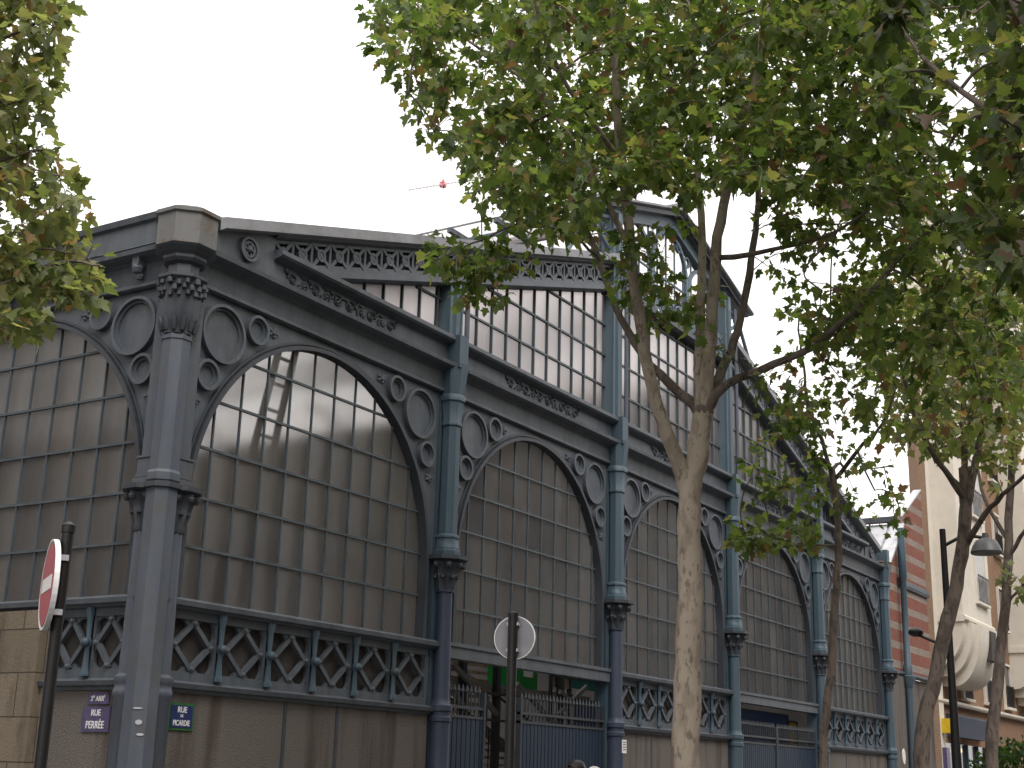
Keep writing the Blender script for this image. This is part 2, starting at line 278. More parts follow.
class MB:
    def __init__(s, T=TI): s.v = []; s.f = []; s.mi = []; s.T = T; s.cur = 0
    def add(s, vs, fs):
        b = len(s.v); s.v += [s.T(*p) for p in vs]
        for f in fs: s.f.append([b+i for i in f]); s.mi.append(s.cur)
        return s
    def box(s, u0, u1, v0, v1, z0, z1):
        vs = [(u, v, z) for u in (u0, u1) for v in (v0, v1) for z in (z0, z1)]
        return s.add(vs, [(0, 1, 3, 2), (4, 6, 7, 5), (0, 4, 5, 1), (2, 3, 7, 6), (0, 2, 6, 4), (1, 5, 7, 3)])
    def prism(s, poly, v0, v1):                  # polygon in (u, z), thickness along v
        n = len(poly)
        vs = [(u, v0, z) for u, z in poly]+[(u, v1, z) for u, z in poly]
        fs = [tuple(range(n)), tuple(range(2*n-1, n-1, -1))]+[(i, (i+1) % n, n+(i+1) % n, n+i) for i in range(n)]
        return s.add(vs, fs)
    def sheet(s, poly, v):                       # one pane plane
        return s.add([(u, v, z) for u, z in poly], [tuple(range(len(poly)))])
    def mould(s, u0, u1, prof):                  # profile in (v, z) swept along u
        n = len(prof)
        vs = [(u0, v, z) for v, z in prof]+[(u1, v, z) for v, z in prof]
        fs = [tuple(range(n)), tuple(range(2*n-1, n-1, -1))]+[(i, (i+1) % n, n+(i+1) % n, n+i) for i in range(n)]
        return s.add(vs, fs)
    def rake(s, pts, prof):                      # profile in (v, dz) carried along a (u, z) polyline, always upright
        n = len(prof); vs = []; fs = []
        for (u, z) in pts: vs += [(u, v, z+dz) for v, dz in prof]
        for k in range(len(pts)-1):
            for i in range(n): fs.append((k*n+i, k*n+(i+1) % n, (k+1)*n+(i+1) % n, (k+1)*n+i))
        fs += [tuple(range(n)), tuple(range(len(vs)-1, len(vs)-n-1, -1))]
        return s.add(vs, fs)
    def bar(s, a, b, w, v0, v1):                 # flat bar between two (u, z) points
        (u0, z0), (u1, z1) = a, b; L = math.hypot(u1-u0, z1-z0) or 1
        nx, nz = -(z1-z0)/L*w/2, (u1-u0)/L*w/2
        return s.prism([(u0+nx, z0+nz), (u1+nx, z1+nz), (u1-nx, z1-nz), (u0-nx, z0-nz)], v0, v1)
    def arc(s, cu, cz, r0, r1, v0, v1, a0=0, a1=2*PI, n=32, sz=1.0):   # ring or arc of rectangular section
        full = abs(a1-a0-2*PI) < 1e-6; k = n if full else n+1; vs = []; fs = []
        for i in range(k):
            a = a0+(a1-a0)*i/n
            for r, v in ((r0, v0), (r1, v0), (r1, v1), (r0, v1)): vs.append((cu+r*math.cos(a), v, cz+sz*r*math.sin(a)))
        for i in range(n):
            j = (i+1) % k
            for q in range(4): fs.append((i*4+q, i*4+(q+1) % 4, j*4+(q+1) % 4, j*4+q))
        if not full: fs += [(0, 1, 2, 3), (k*4-1, k*4-2, k*4-3, k*4-4)]
        return s.add(vs, fs)
    def disc(s, cu, cz, r, v0, v1, n=28, sz=1.0):
        return s.prism([(cu+r*math.cos(2*PI*i/n), cz+sz*r*math.sin(2*PI*i/n)) for i in range(n)], v0, v1)
    def lathe(s, cu, cv, prof, n=16, phase=0.0, lob=0.0, nl=8):        # profile (r, z) about a vertical axis
        vs = []; fs = []
        for k, (r, z) in enumerate(prof):
            for i in range(n):
                a = phase+2*PI*i/n; rr = r*(1+lob*math.cos(nl*a)) if lob else r
                vs.append((cu+rr*math.cos(a), cv+rr*math.sin(a), z))
        for k in range(len(prof)-1):
            for i in range(n): fs.append((k*n+i, k*n+(i+1) % n, (k+1)*n+(i+1) % n, (k+1)*n+i))
        fs += [tuple(range(n))[::-1], tuple(range((len(prof)-1)*n, len(prof)*n))]
        return s.add(vs, fs)
    def ball(s, c, r, n=10, sq=(1, 1, 1)):
        m = n//2; vs = []; fs = []
        for k in range(m+1):
            t = PI*k/m
            for i in range(n):
                a = 2*PI*i/n; vs.append((c[0]+r*sq[0]*math.sin(t)*math.cos(a), c[1]+r*sq[1]*math.sin(t)*math.sin(a), c[2]+r*sq[2]*math.cos(t)))
        for k in range(m):
            for i in range(n): fs.append((k*n+i, (k+1)*n+i, (k+1)*n+(i+1) % n, k*n+(i+1) % n))
        return s.add(vs, fs)
    def tube(s, pts, rad, n=8):
        P = [np.array(p, float) for p in pts]
        if not hasattr(rad, '__len__'): rad = [rad]*len(P)
        vs = []; fs = []; ref = None
        for k, p in enumerate(P):
            t = P[min(k+1, len(P)-1)]-P[max(k-1, 0)]; t = t/(np.linalg.norm(t)+1e-9)
            if ref is None: ref = np.array([0, 0, 1.0]) if abs(t[2]) < 0.9 else np.array([1.0, 0, 0])
            a = np.cross(t, ref); a = a/(np.linalg.norm(a)+1e-9); b = np.cross(t, a); ref = np.cross(a, t)
            for i in range(n):
                an = 2*PI*i/n; q = p+(a*math.cos(an)+b*math.sin(an))*rad[k]; vs.append(tuple(q))
        for k in range(len(P)-1):
            for i in range(n): fs.append((k*n+i, k*n+(i+1) % n, (k+1)*n+(i+1) % n, (k+1)*n+i))
        fs += [tuple(range(n))[::-1], tuple(range((len(P)-1)*n, len(P)*n))]
        return s.add(vs, fs)
    def pane_uv(s, o, u0, z0, pw, ph, ax=0):      # one unit of UV per window pane
        me = o.data; uvl = me.uv_layers.new(name='UVMap')
        for l in me.loops:
            c = me.vertices[l.vertex_index].co; uvl.data[l.index].uv = ((c[ax]-u0)/pw+0.0, (c[2]-z0)/ph)
        return o
    def build(s, name, mats, parent=None, smooth=False, recalc=True):
        me = bpy.data.meshes.new(name); me.from_pydata(s.v, [], s.f)
        if not isinstance(mats, (list, tuple)): mats = [mats]
        for m in mats: me.materials.append(MAT[m] if isinstance(m, str) else m)
        if len(mats) > 1: me.polygons.foreach_set('material_index', s.mi)
        if recalc:
            bm = bmesh.new(); bm.from_mesh(me); bmesh.ops.recalc_face_normals(bm, faces=bm.faces); bm.to_mesh(me); bm.free()
        if smooth:
            me.polygons.foreach_set('use_smooth', [True]*len(me.polygons))
            try: me.set_sharp_from_angle(angle=math.radians(38))
            except Exception: pass
        me.update()
        o = bpy.data.objects.new(name, me); COL.objects.link(o)
        if parent is not None:
            o.parent = parent; o.matrix_parent_inverse = Matrix.Translation(-parent_world(parent))
        return o
def parent_world(o):
    t = Vector((0, 0, 0))
    while o is not None and o.parent is not None and o.type == 'EMPTY': t += o.location; o = o.parent
    return t+(o.location if o.type == 'EMPTY' else Vector((0, 0, 0)))
def thing(name, label, cat, loc=(0, 0, 0), group=None):
    o = bpy.data.objects.new(name, None); COL.objects.link(o); o.location = loc; o.empty_display_size = 0.3
    o['label'] = label; o['category'] = cat
    if group: o['group'] = group
    return o
def tag(o, label, cat, group=None):
    o['label'] = label; o['category'] = cat
    if group: o['group'] = group
    return o
def structure(o): o['kind'] = 'structure'; return o
def sub(mb, name, mat, parent, smooth=False):
    """a sub-part under a part mesh that sits in world coordinates"""
    o = mb.build(name, mat, None, smooth); o.parent = parent
    o.matrix_parent_inverse = (Matrix.Translation(parent.parent.location) @ parent.matrix_parent_inverse).inverted() if parent.parent else Matrix()
    return o

# ------------------------------------------------------------------ ground
g = MB(); g.add([(-1500, -1500, 0), (1500, -1500, 0), (1500, 1500, 0), (-1500, 1500, 0)], [(0, 1, 2, 3)])
structure(g.build('road', 'asphalt'))
PZ = 0.12
g = MB(); g.box(-5.2, 90, -8.8, -0.5, 0.004, PZ).box(-5.2, -0.5, -0.5, 60, 0.004, PZ); structure(g.build('pavement', 'pavement'))
g = MB(); g.box(-5.5, 90, -9.1, -8.803, 0.004, PZ+0.01).box(-5.5, -5.203, -8.8, 60, 0.004, PZ+0.01); structure(g.build('kerb', 'kerb'))
g = MB(); g.box(-60, 90, -21, -17.5, 0.004, PZ); structure(g.build('far_pavement', 'pavement'))
g = MB()
for k in range(7): g.box(-9.9+k*0.0, -6.3, -8.2+k*1.0-9.5, -7.7+k*1.0-9.5, 0.004, 0.008)
structure(g.build('crosswalk_marking', 'white'))

# ------------------------------------------------------------------ market hall
hall = thing('market_hall', 'long blue grey iron and glass market hall with arched windows and a gabled roof lantern', 'market hall')
FC = [0, 6.2, 12.2, 18.2, 24.2, 30.4]            # front column axes
SC = [0, 6.2, 12.2, 18.2, 24.2, 30.2, 36.4]      # side column axes
def zt(u): return 8.62+0.305*min(u, U_END-u)
DEPTH = 36.4

def arch_geo(u0, u1):
    cu = (u0+u1)/2; w = (u1-u0)/2; r = w-0.42
    return cu, w, r, 7.63-r

def arch_bay(T, u0, u1, kind):
    cu, w, r, z0 = arch_geo(u0, u1)
    # spandrel plate with its arch
    p = MB(T); n = 40; zs = 7.78
    ang = [PI-PI*i/n for i in range(n+1)]
    pts = [(cu+r*math.cos(a), z0+r*math.sin(a)) for a in ang]
    for (a, b) in zip(pts[:-1], pts[1:]): p.prism([a, b, (b[0], zs), (a[0], zs)], -0.10, -0.03)
    for s_ in (-1, 1): p.box(min(cu+s_*r, cu+s_*(w-0.13)), max(cu+s_*r, cu+s_*(w-0.13)), -0.10, -0.03, z0, zs)
    sp = p.build('spandrel', 'iron', hall)
    q = MB(T); q.arc(cu, z0, r-0.035, r+0.025, -0.14, 0.035, 0, PI, 48)
    q.arc(cu, z0, r+0.05, r+0.085, -0.03, 0.0, 0.05, PI-0.05, 48)
    for s_ in (-1, 1): q.box(cu+s_*r-0.05, cu+s_*r+0.035, -0.14, 0.03, 3.70, z0) if s_ < 0 else q.box(cu+r-0.035, cu+r+0.05, -0.14, 0.03, 3.70, z0)
    sub(q, 'arch_rim', 'iron_dark', sp)
    for s_ in (-1, 1):
        base = cu-w if s_ < 0 else cu+w
        for (du, dz, rr) in ((0.80, 7.27, 0.40), (1.46, 7.52, 0.20), (0.57, 6.64, 0.20)):
            q = MB(T); c = base-s_*du
            q.arc(c, dz, rr-0.03, rr+0.012, -0.03, 0.055, n=36); q.arc(c, dz, rr-0.07, rr-0.03, -0.03, 0.01, n=36)
            q.disc(c, dz, rr-0.07, -0.03, -0.022, n=32)
            sub(q, 'roundel', 'iron', sp)
        for (du, dz, sc) in ((1.82, 7.60, 0.11), (0.42, 6.28, 0.10)):      # little leaf ornaments in the corners
            q = MB(T); c = base-s_*du
            for k in range(5):
                a = k*2*PI/5; q.ball((c+sc*0.7*math.cos(a), -0.02, dz+sc*0.5*math.sin(a)), 0.035, 6)
            q.ball((c, -0.015, dz), 0.045, 6)
            sub(q, 'leaf_ornament', 'iron', sp)
    # glazing
    gl = MB(T); pl = [(cu-r+0.01, 3.70), (cu+r-0.01, 3.70)]+[(cu+(r-0.01)*math.cos(PI*i/36), z0+(r-0.01)*math.sin(PI*i/36)) for i in range(37)]
    gl.sheet(pl, -0.13); win = gl.pane_uv(gl.build('arched_window', 'glass' if T is TF else 'glass_side', hall), u0+0.40+0.495*7*0, 4.37 if w > 3.05 else 4.28, 0.495, 0.67 if w > 3.05 else 0.66, 0 if T is TF else 1)
    b = MB(T); k0 = math.ceil((cu-r+0.1-u0-0.38)/0.5)
    def top(u):
        d = abs(u-cu); return z0+math.sqrt(max(r*r-d*d, 0))-0.03 if d < r else z0
    k = 0
    while True:
        u = u0+0.40+0.495*(k); k += 1
        if u > cu+r-0.12: break
        if u < cu-r+0.1: continue
        b.box(u-0.011, u+0.011, -0.125, -0.09, 3.70, top(u))
    for z in ((4.37, 5.03, 5.70, 6.37, 7.05) if w > 3.05 else (4.28, 4.94, 5.60, 6.26, 6.92)):
        h = r-0.03 if z <= z0 else math.sqrt(max(r*r-(z-z0)**2, 0))-0.03
        b.box(cu-h, cu+h, -0.126, -0.085, z-0.017, z+0.017)
    sub(b, 'glazing_bars', 'bars', win)
    # sill / lintel
    m = MB(T)
    if kind == 'gate': m.mould(u0+0.16, u1-0.16, [(-0.15, 3.45), (0.06, 3.45), (0.06, 3.62), (0.09, 3.64), (0.09, 3.70), (-0.15, 3.70)])
    else: m.mould(u0+0.14, u1-0.14, [(-0.15, 3.55), (0.05, 3.55), (0.08, 3.575), (0.13, 3.59), (0.14, 3.65), (0.05, 3.69), (-0.15, 3.702)])
    m.build('sill', 'iron', hall)

def lattice(T, a, b, cells):
    p = MB(T); p.box(a, b, -0.14, -0.11, 2.68, 3.55); pan = p.build('lattice_panel', 'backing', hall)
    q = MB(T); cw = (b-a)/cells; zc = 3.115
    q.box(a, b, -0.09, 0.0, 3.44, 3.55); q.box(a, b, -0.09, 0.0, 2.68, 2.79)
    for k in range(cells):
        c = a+(k+0.5)*cw; hw = cw/2-0.02
        for s1 in (-1, 1):
            q.box(c+s1*hw-0.05, c+s1*hw+0.05, -0.09, -0.01, 2.79, 3.44)
            for s2 in (-1, 1):
                am = math.atan2(s2, s1)
                q.arc(c+s1*hw*0.54, zc+s2*0.18, 0.158*cw/0.93, 0.262*cw/0.93, -0.085, -0.028+0.0007*(2*(k % 2)+s1+s2*0.5), am-1.95, am+1.95, n=20, sz=1.06)
                q.bar((c+s1*hw*0.78, zc-s2*0.035), (c-s1*0.03, zc+s2*0.315), 0.06, -0.06, 0.004+0.004*s1+0.002*s2)
        for (du, dz) in ((0, 0.285), (0, -0.285), (hw*0.72, 0), (-hw*0.72, 0)): q.ball((c+du, 0.01, zc+dz), 0.036, 8)
    sub(q, 'openwork', 'iron', pan)
    for k in range(cells+1):
        if k in (0, cells) : 
            continue
        u = a+k*cw; q = MB(T)
        q.lathe(u, 0.03, [(0.065, 2.70), (0.065, 2.74), (0.045, 2.78), (0.03, 3.05), (0.05, 3.09), (0.05, 3.14), (0.03, 3.18), (0.042, 3.42), (0.06, 3.49), (0.06, 3.55)], 8)
        q.ball((u, 0.07, zc), 0.06, 12)
        sub(q, 'baluster', 'iron_blue', pan, True)

def plinth(T, a, b, joints=()):
    m = MB(T); e = [a]+list(joints)+[b]
    for x0, x1 in zip(e[:-1], e[1:]): m.box(x0+(0.0 if x0 == a else 0.03), x1-(0.0 if x1 == b else 0.03), -0.25, 0.0, 0, 2.53)
    pl = m.build('plinth_wall', 'plinth', hall)
    q = MB(T)
    for j in joints: q.box(j-0.03, j+0.03, -0.25, 0.012, 0, 2.53)
    if joints: sub(q, 'iron_joint', 'iron_dark', pl)
    m = MB(T); m.mould(a, b, [(-0.25, 2.531), (0.03, 2.531), (0.04, 2.57), (0.10, 2.585), (0.12, 2.64), (0.03, 2.66), (0.0, 2.679), (-0.25, 2.679)])
    m.build('base_moulding', 'iron', hall)

def gates(T, u0, u1, open_gap):
    gp = None
    a, b = u0+0.16, u1-0.16
    leaves = [(a, open_gap[0]), (open_gap[1], b)] if open_gap else [(a, (a+b)/2-0.01), ((a+b)/2+0.01, b)]
    for (x0, x1) in leaves:
        g = MB(T); n = int((x1-x0)/0.125); w = (x1-x0)/n       # folded sheet
        for k in range(n):
            x = x0+k*w
            g.box(x+0.012, x+w-0.012, -0.10, -0.045, 0.15, 2.53); g.box(x+w-0.012, x+w+0.012 if k < n-1 else x+w, -0.10, -0.085, 0.15, 2.53)
        leaf = g.build('gate', 'gate', hall)
        r = MB(T)
        for z in (2.53, 2.68): r.box(x0, x1, -0.11, -0.03, z, z+0.045)
        r.box(x0, x0+0.05, -0.12, -0.02, 0.12, 2.98); r.box(x1-0.05, x1, -0.12, -0.02, 0.12, 2.98)
        sub(r, 'gate_rail', 'iron_dark', leaf)
        s = MB(T); k = 0; x = x0+0.1
        while x < x1-0.08:
            s.box(x-0.010, x+0.010, -0.08, -0.06, 2.53, 2.96); s.lathe(x, -0.07, [(0.012, 2.93), (0.028, 2.97), (0.002, 3.08)], 6); x += 0.125
        sub(s, 'gate_spikes', 'iron_dark', leaf)

def column(T, u, z_top, mat='iron_blue'):
    c = MB(T); v = 0.10; c.cur = 1
    c.lathe(u, v, [(0.20, 0), (0.20, 0.3), (0.165, 0.36), (0.165, 2.42), (0.185, 2.44), (0.185, 2.50), (0.165, 2.52), (0.165, 2.58), (0.19, 2.60), (0.19, 2.68), (0.15, 2.72), (0.14, 2.8), (0.125, 4.45), (0.15, 4.46), (0.15, 4.50)], 16)
    c.cur = 0; c.box(u-0.2, u+0.2, -0.24, 0.0, 0, 7.78)
    # base of upper shaft, octagonal shaft, flared head
    P = PI/8
    c.lathe(u, v, [(0.235, 5.04), (0.235, 5.12), (0.215, 5.14), (0.215, 5.18), (0.20, 5.2), (0.20, 5.32), (0.215, 5.33), (0.215, 5.36), (0.165, 5.40), (0.155, 7.2), (0.18, 7.22), (0.18, 7.27), (0.165, 7.3), (0.20, 7.62), (0.225, 7.64), (0.225, 7.72), (0.20, 7.75), (0.24, 8.1), (0.26, 8.27)], 8, P)
    c.box(u-0.13, u+0.13, -0.05, 0.30, 8.262, 8.78)
    c.box(u-0.16, u+0.16, -0.05, 0.33, 8.20, 8.27)
    col = c.build('column', [mat, 'iron_navy' if u < 13 else mat], hall, True)
    k = MB(T)
    k.lathe(u, v, [(0.14, 4.48), (0.155, 4.52), (0.15, 4.6), (0.20, 4.72), (0.19, 4.74), (0.22, 4.84), (0.29, 4.93), (0.27, 4.95)], 32, 0, 0.12, 8)
    for i in range(8):
        a = i*PI/4; k.ball((u+0.27*math.cos(a), v+0.27*math.sin(a), 4.885), 0.055, 8); k.ball((u+0.20*math.cos(a+PI/8), v+0.20*math.sin(a+PI/8), 4.70), 0.04, 6)
    k.lathe(u, v, [(0.31, 4.95), (0.37, 4.97), (0.37, 5.03), (0.25, 5.045)], 8, P)
    sub(k, 'capital', 'iron_dark', col, True)

ENT = [(-0.25, 7.781), (0.02, 7.781), (0.06, 7.80), (0.06, 7.84), (0.03, 7.86), (0.05, 8.12), (0.10, 8.15), (0.20, 8.18), (0.25, 8.205), (0.26, 8.265), (0.05, 8.285), (-0.25, 8.285)]
FRZ = [(-0.25, 8.286), (0.05, 8.286), (0.05, 8.62), (0.09, 8.64), (0.19, 8.66), (0.22, 8.69), (0.22, 8.755), (0.03, 8.79), (-0.25, 8.79)]

def scrolls(T, parent, cu, half):
    q = MB(T); zc = 8.45
    for s in (-1, 1):
        for k in range(5):
            c = cu+s*(0.16+k*half/5.2); rr = 0.115-0.006*k; up = 1 if k % 2 == 0 else -1
            pts = []
            for i in range(15):
                a = i/14*2.6*PI; r = rr*(1-i/19); pts.append((c+s*r*math.cos(a)*1.15, 0.062, zc+up*(r*math.sin(a))+0.01*up))
            q.tube(pts, [0.020-0.0008*i for i in range(15)], 5)
            q.tube([(c-s*0.1, 0.06, zc-up*0.13), (c, 0.065, zc-up*0.10), (c+s*0.13, 0.065, zc-up*0.145)], [0.008, 0.024, 0.006], 5)
            q.tube([(c+s*0.06, 0.06, zc+up*0.03), (c+s*0.15, 0.068, zc+up*0.10), (c+s*0.17, 0.065, zc+up*0.15)], [0.012, 0.03, 0.008], 5)
            q.ball((c, 0.062, zc), 0.032, 6)
    q.tube([(cu-0.16, 0.06, zc-0.03), (cu-0.08, 0.065, zc+0.09), (cu+0.08, 0.065, zc+0.09), (cu+0.16, 0.06, zc-0.03)], 0.018, 5)
    sub(q, 'scroll_ornament', 'iron_dark', parent)

# --- front
for i in range(5):
    u0, u1 = FC[i], FC[i+1]; kind = 'gate' if i in (1, 3) else 'wall'
    arch_bay(TF, u0, u1, kind)
    if kind == 'wall':
        lattice(TF, u0+0.3, u1-0.25, 6)
        plinth(TF, u0+0.2, u1-0.17, {0: (2.62, 3.75), 2: (14.0, 15.4), 4: (26.4, 28.6)}[i])
        pass
gates(TF, FC[1], FC[2], (7.73, 8.86)); gates(TF, FC[3], FC[4], None)
for i in range(1, 6): column(TF, FC[i], 8.78)
e = MB(TF); e.mould(0.25, U_END-0.2, ENT); ent = e.build('entablature', 'iron', hall)
e = MB(TF); e.mould(1.625, U_END-1.625, FRZ); frz = e.build('frieze', 'iron', hall)
for i in range(5): scrolls(TF, frz, (FC[i]+FC[i+1])/2+(0.15 if i == 0 else -0.15 if i == 4 else 0.1), 1.35)

# rake beams with their pierced lattice
for T in (TF, TFM):
    r = MB(T); R0, R1 = 0.45, 12.2
    P2 = [(R0, zt(R0)), (R1, zt(R1))]
    r.rake([(2.55, zt(2.55)), (R1, zt(R1))], [(-0.2, -0.77), (0.10, -0.77), (0.14, -0.74), (0.14, -0.65), (0.05, -0.63), (0.05, -0.58), (-0.2, -0.58)])
    r.rake([(1.6, zt(1.6)), (R1, zt(R1))], [(-0.2, -0.18), (0.06, -0.18), (0.12, -0.155), (0.14, -0.121), (-0.2, -0.121)])
    rb = r.build('rake_beam', 'iron', hall)
    q = MB(T); q.rake(P2, [(-0.3, -0.12), (0.20, -0.12), (0.24, -0.11), (0.24, 0.05), (0.05, 0.08), (-0.3, 0.08)]); sub(q, 'zinc_capping', 'zinc', rb)
    q = MB(T); q.rake([(1.6, zt(1.6)), (R1, zt(R1))], [(-0.14, -0.58), (-0.10, -0.58), (-0.10, -0.18), (-0.14, -0.18)]); sub(q, 'lattice_backing', 'iron_dark', rb)
    q = MB(T); u = 1.62; cw = 0.42; k = 0
    while u+cw < 12.0:
        ya = lambda x, d: zt(x)+d
        q.bar((u, ya(u, -0.575)), (u+cw, ya(u+cw, -0.185)), 0.055, -0.02, 0.045); q.bar((u, ya(u, -0.185)), (u+cw, ya(u+cw, -0.575)), 0.055, -0.02, 0.049)
        q.bar((u, ya(u, -0.58)), (u, ya(u, -0.18)), 0.05, -0.02, 0.041)
        q.arc(u+cw/2, ya(u+cw/2, -0.38), 0.055, 0.10, -0.02, 0.053, n=12); u += cw
    q.rake([(1.6, zt(1.6)), (R1-0.15, zt(R1-0.15))], [(-0.03, -0.582), (0.038, -0.582), (0.038, -0.535), (-0.03, -0.535)])
    q.rake([(1.6, zt(1.6)), (R1-0.15, zt(R1-0.15))], [(-0.03, -0.23), (0.038, -0.23), (0.038, -0.182), (-0.03, -0.182)])
    sub(q, 'pierced_lattice', 'iron', rb)
    # solid end panel with rosette
    q = MB(T); q.prism([(0.42, 8.28), (1.62, 8.28), (1.62, zt(1.62)-0.12), (0.42, zt(0.42)-0.12)], -0.1, 0.075); ep = q.build('end_panel', 'iron', hall)
    q = MB(T); q.arc(1.07, 8.58, 0.14, 0.18, 0.07, 0.13, n=24); q.arc(1.07, 8.58, 0.09, 0.12, 0.07, 0.115, n=20); q.disc(1.07, 8.58, 0.15, 0.07, 0.085, 24)
    q.ball((1.07, 0.10, 8.58), 0.055, 10)
    for k in range(6): q.ball((1.07+0.075*math.cos(k*PI/3), 0.095, 8.58+0.075*math.sin(k*PI/3)), 0.028, 6)
    sub(q, 'rosette', 'iron', ep)

# gable windows
HB = [9.45, 10.12, 10.79, 11.46]
def gable_window(a, b, ztop, mat='glass_gable'):
    n = 24; us = [a+(b-a)*i/n for i in range(n+1)]
    us = [u for u in us if ztop(u) > 8.80]
    if not us: return
    poly = [(us[0], 8.79), (us[-1], 8.79)]+[(u, ztop(u)) for u in reversed(us)]
    g = MB(TF); g.sheet(poly, -0.13); w = g.pane_uv(g.build('gable_window', mat, hall), a+0.28, 9.45, 0.495, 0.67)
    q = MB(TF); k = 0; u = a+0.28
    while u < b-0.1:
        if ztop(u) > 8.85: q.box(u-0.013, u+0.013, -0.126, -0.07, 8.79, ztop(u))
        u += 0.495
    us_ = [x for x in us if ztop(x) > 8.84]; q.box(us_[0], us_[-1], -0.127, -0.06, 8.791, 8.83)
    for z in HB:
        ok = [x for x in [a+(b-a)*i/200 for i in range(201)] if ztop(x) > z+0.02]
        if len(ok) > 3: q.box(ok[0], ok[-1], -0.1265, -0.075, z-0.019, z+0.019)
    sub(q, 'glazing_bars', 'bars', w)
for i in range(5):
    a, b = FC[i]+0.17, FC[i+1]-0.17
    if i == 2: gable_window(a, b, lambda u: 11.56)
    else: gable_window(a, b, lambda u: zt(u)-0.76)
for i in range(1, 5):
    u = FC[i]; zt1 = zt(u)-0.6 if i in (1, 4) else 13.45
    p = MB(TF); p.box(u-0.17, u+0.17, -0.2, 0.10, 8.79, zt1); p.box(u-0.06, u+0.06, 0.10, 0.16, 8.79, zt1-0.1)
    for s in (-1, 1): p.box(u+s*0.17-0.02, u+s*0.17+0.02, 0.09, 0.12, 8.79, zt1)
    p.build('gable_post', 'bars_pale', hall)
    p = MB(TF); p.tube([(u+0.15, 0.24, 8.8), (u+0.15, 0.24, zt1-0.4)], 0.045, 8); p.build('rain_pipe', 'iron_pier', hall, True)

# centre beam with fan cresting below the lantern
b = MB(TF); b.mould(12.36, 18.04, [(-0.2, 11.55), (0.08, 11.55), (0.16, 11.60), (0.16, 11.72), (0.05, 11.76), (-0.2, 11.76)]); cbm = b.build('lantern_beam', 'iron_dark', hall)
q = MB(TF); u = 12.62
while u < 17.9:
    for a in (-65, -40, -14, 14, 40, 65):
        t = math.radians(a); q.bar((u+0.02*math.sin(t), 11.78), (u+0.42*math.sin(t)*0.62, 11.78+0.42*math.cos(t)), 0.06, -0.02, 0.03+0.0004*a)
        q.disc(u+0.42*math.sin(t)*0.62, 11.78+0.42*math.cos(t), 0.045, -0.021, 0.036+0.0004*a, 10)
    u += 0.52
q.box(12.4, 18.0, -0.021, 0.02, 11.76, 11.82)
sub(q, 'fan_cresting', 'bars_pale', cbm)

# lantern
def zl(u): return 14.55-0.305*abs(u-15.2)
LZ0 = 12.22
l = MB(TF); l.box(12.36, 18.04, -0.15, 0.02, 12.2, 12.3); l.rake([(12.2, zl(12.2)), (15.2, zl(15.2)), (18.2, zl(18.2))], [(-0.15, -0.42), (0.03, -0.42), (0.03, -0.13), (-0.15, -0.13)])
lf = l.build('lantern_frame', 'bars_pale', hall)
g = MB(TF); g.sheet([(12.37, 12.3), (18.03, 12.3), (18.03, zl(18.03)-0.42), (15.2, zl(15.2)-0.42), (12.37, zl(12.37)-0.42)], -0.13); lw = g.build('lantern_window', 'glass_clear', hall)
q = MB(TF); u = 12.37
for k in range(3):
    cu = 12.37+0.943+k*1.887; top = 12.75 if k != 1 else 13.1
    q.arc(cu, top, 0.86, 0.945, -0.12, -0.04, 0, PI, 24); 
    for s in (-1, 1): q.box(cu+s*0.90-0.045, cu+s*0.90+0.045, -0.12, -0.04, 12.3, top)
u = 12.7
while u < 18: q.box(u-0.014, u+0.014, -0.126, -0.09, 12.3, zl(u)-0.42); u += 0.47
q.box(12.37, 18.03, -0.1255, -0.088, 12.78, 12.82)
for s in (-1, 1):
    for (du, dz) in ((1.9, 13.62), (0.95, 13.85)): q.arc(15.2+s*du*0.5, dz-0.02, 0.1, 0.14, -0.11, -0.05, n=14)
sub(q, 'lantern_arches', 'bars_pale', lw)
r = MB(TF)
LE = 10.95
for s in (-1, 1):
    o = 15.2+s*(15.2-LE)
    pts = [(o, zl(o)), (15.2, zl(15.2))] if s < 0 else [(15.2, zl(15.2)), (o, zl(o))]
    r.rake(pts, [(-0.4, -0.04), (0.28, -0.04), (0.32, -0.02), (0.32, 0.03), (0.26, 0.04), (-0.4, 0.04)])
    e0, e1 = (pts[0], (pts[0][0]+0.1, zl(pts[0][0]+0.1))) if s < 0 else ((pts[1][0]-0.1, zl(pts[1][0]-0.1)), pts[1])
    r.rake([e0, e1], [(-DEPTH-0.4, -0.015), (-0.401, -0.015), (-0.401, 0.015), (-DEPTH-0.4, 0.015)])
lr = r.build('lantern_roof', 'zinc', hall)
q = MB(TF); q.rake([(LE+0.15, zl(LE+0.15)), (15.2, zl(15.2)), (30.4-LE-0.15, zl(LE+0.15))], [(0.14, -0.16), (0.22, -0.16), (0.22, -0.045), (0.14, -0.045)]); sub(q, 'barge_board', 'iron_dark', lr)
q = MB(TF); q.box(15.0, 15.4, -DEPTH-0.4, 0.34, 14.58, 14.66); sub(q, 'ridge_cap', 'zinc', lr)
for s in (-1, 1):
    q = MB(TF); x0 = 15.2+s*(15.2-LE-0.1); q.add([(x0, -0.401, zl(x0)), (15.2, -0.401, zl(15.2)), (15.2, -DEPTH-0.4, zl(15.2)), (x0, -DEPTH-0.4, zl(x0))], [(0, 1, 2, 3)]); sub(q, 'roof_glazing', 'glass_clear', lr)
for k in range(14):
    y = 0.9+k*1.2
    for s in (-1, 1):
        q = MB(TI); o = 15.2+s*(15.2-LE); q.box(min(o-s*1.9, o+s*0.2), max(o-s*1.9, o+s*0.2), y-0.05, y+0.05, 13.05, 13.16)
        sub(q, 'rafter_tail', 'iron', lr)
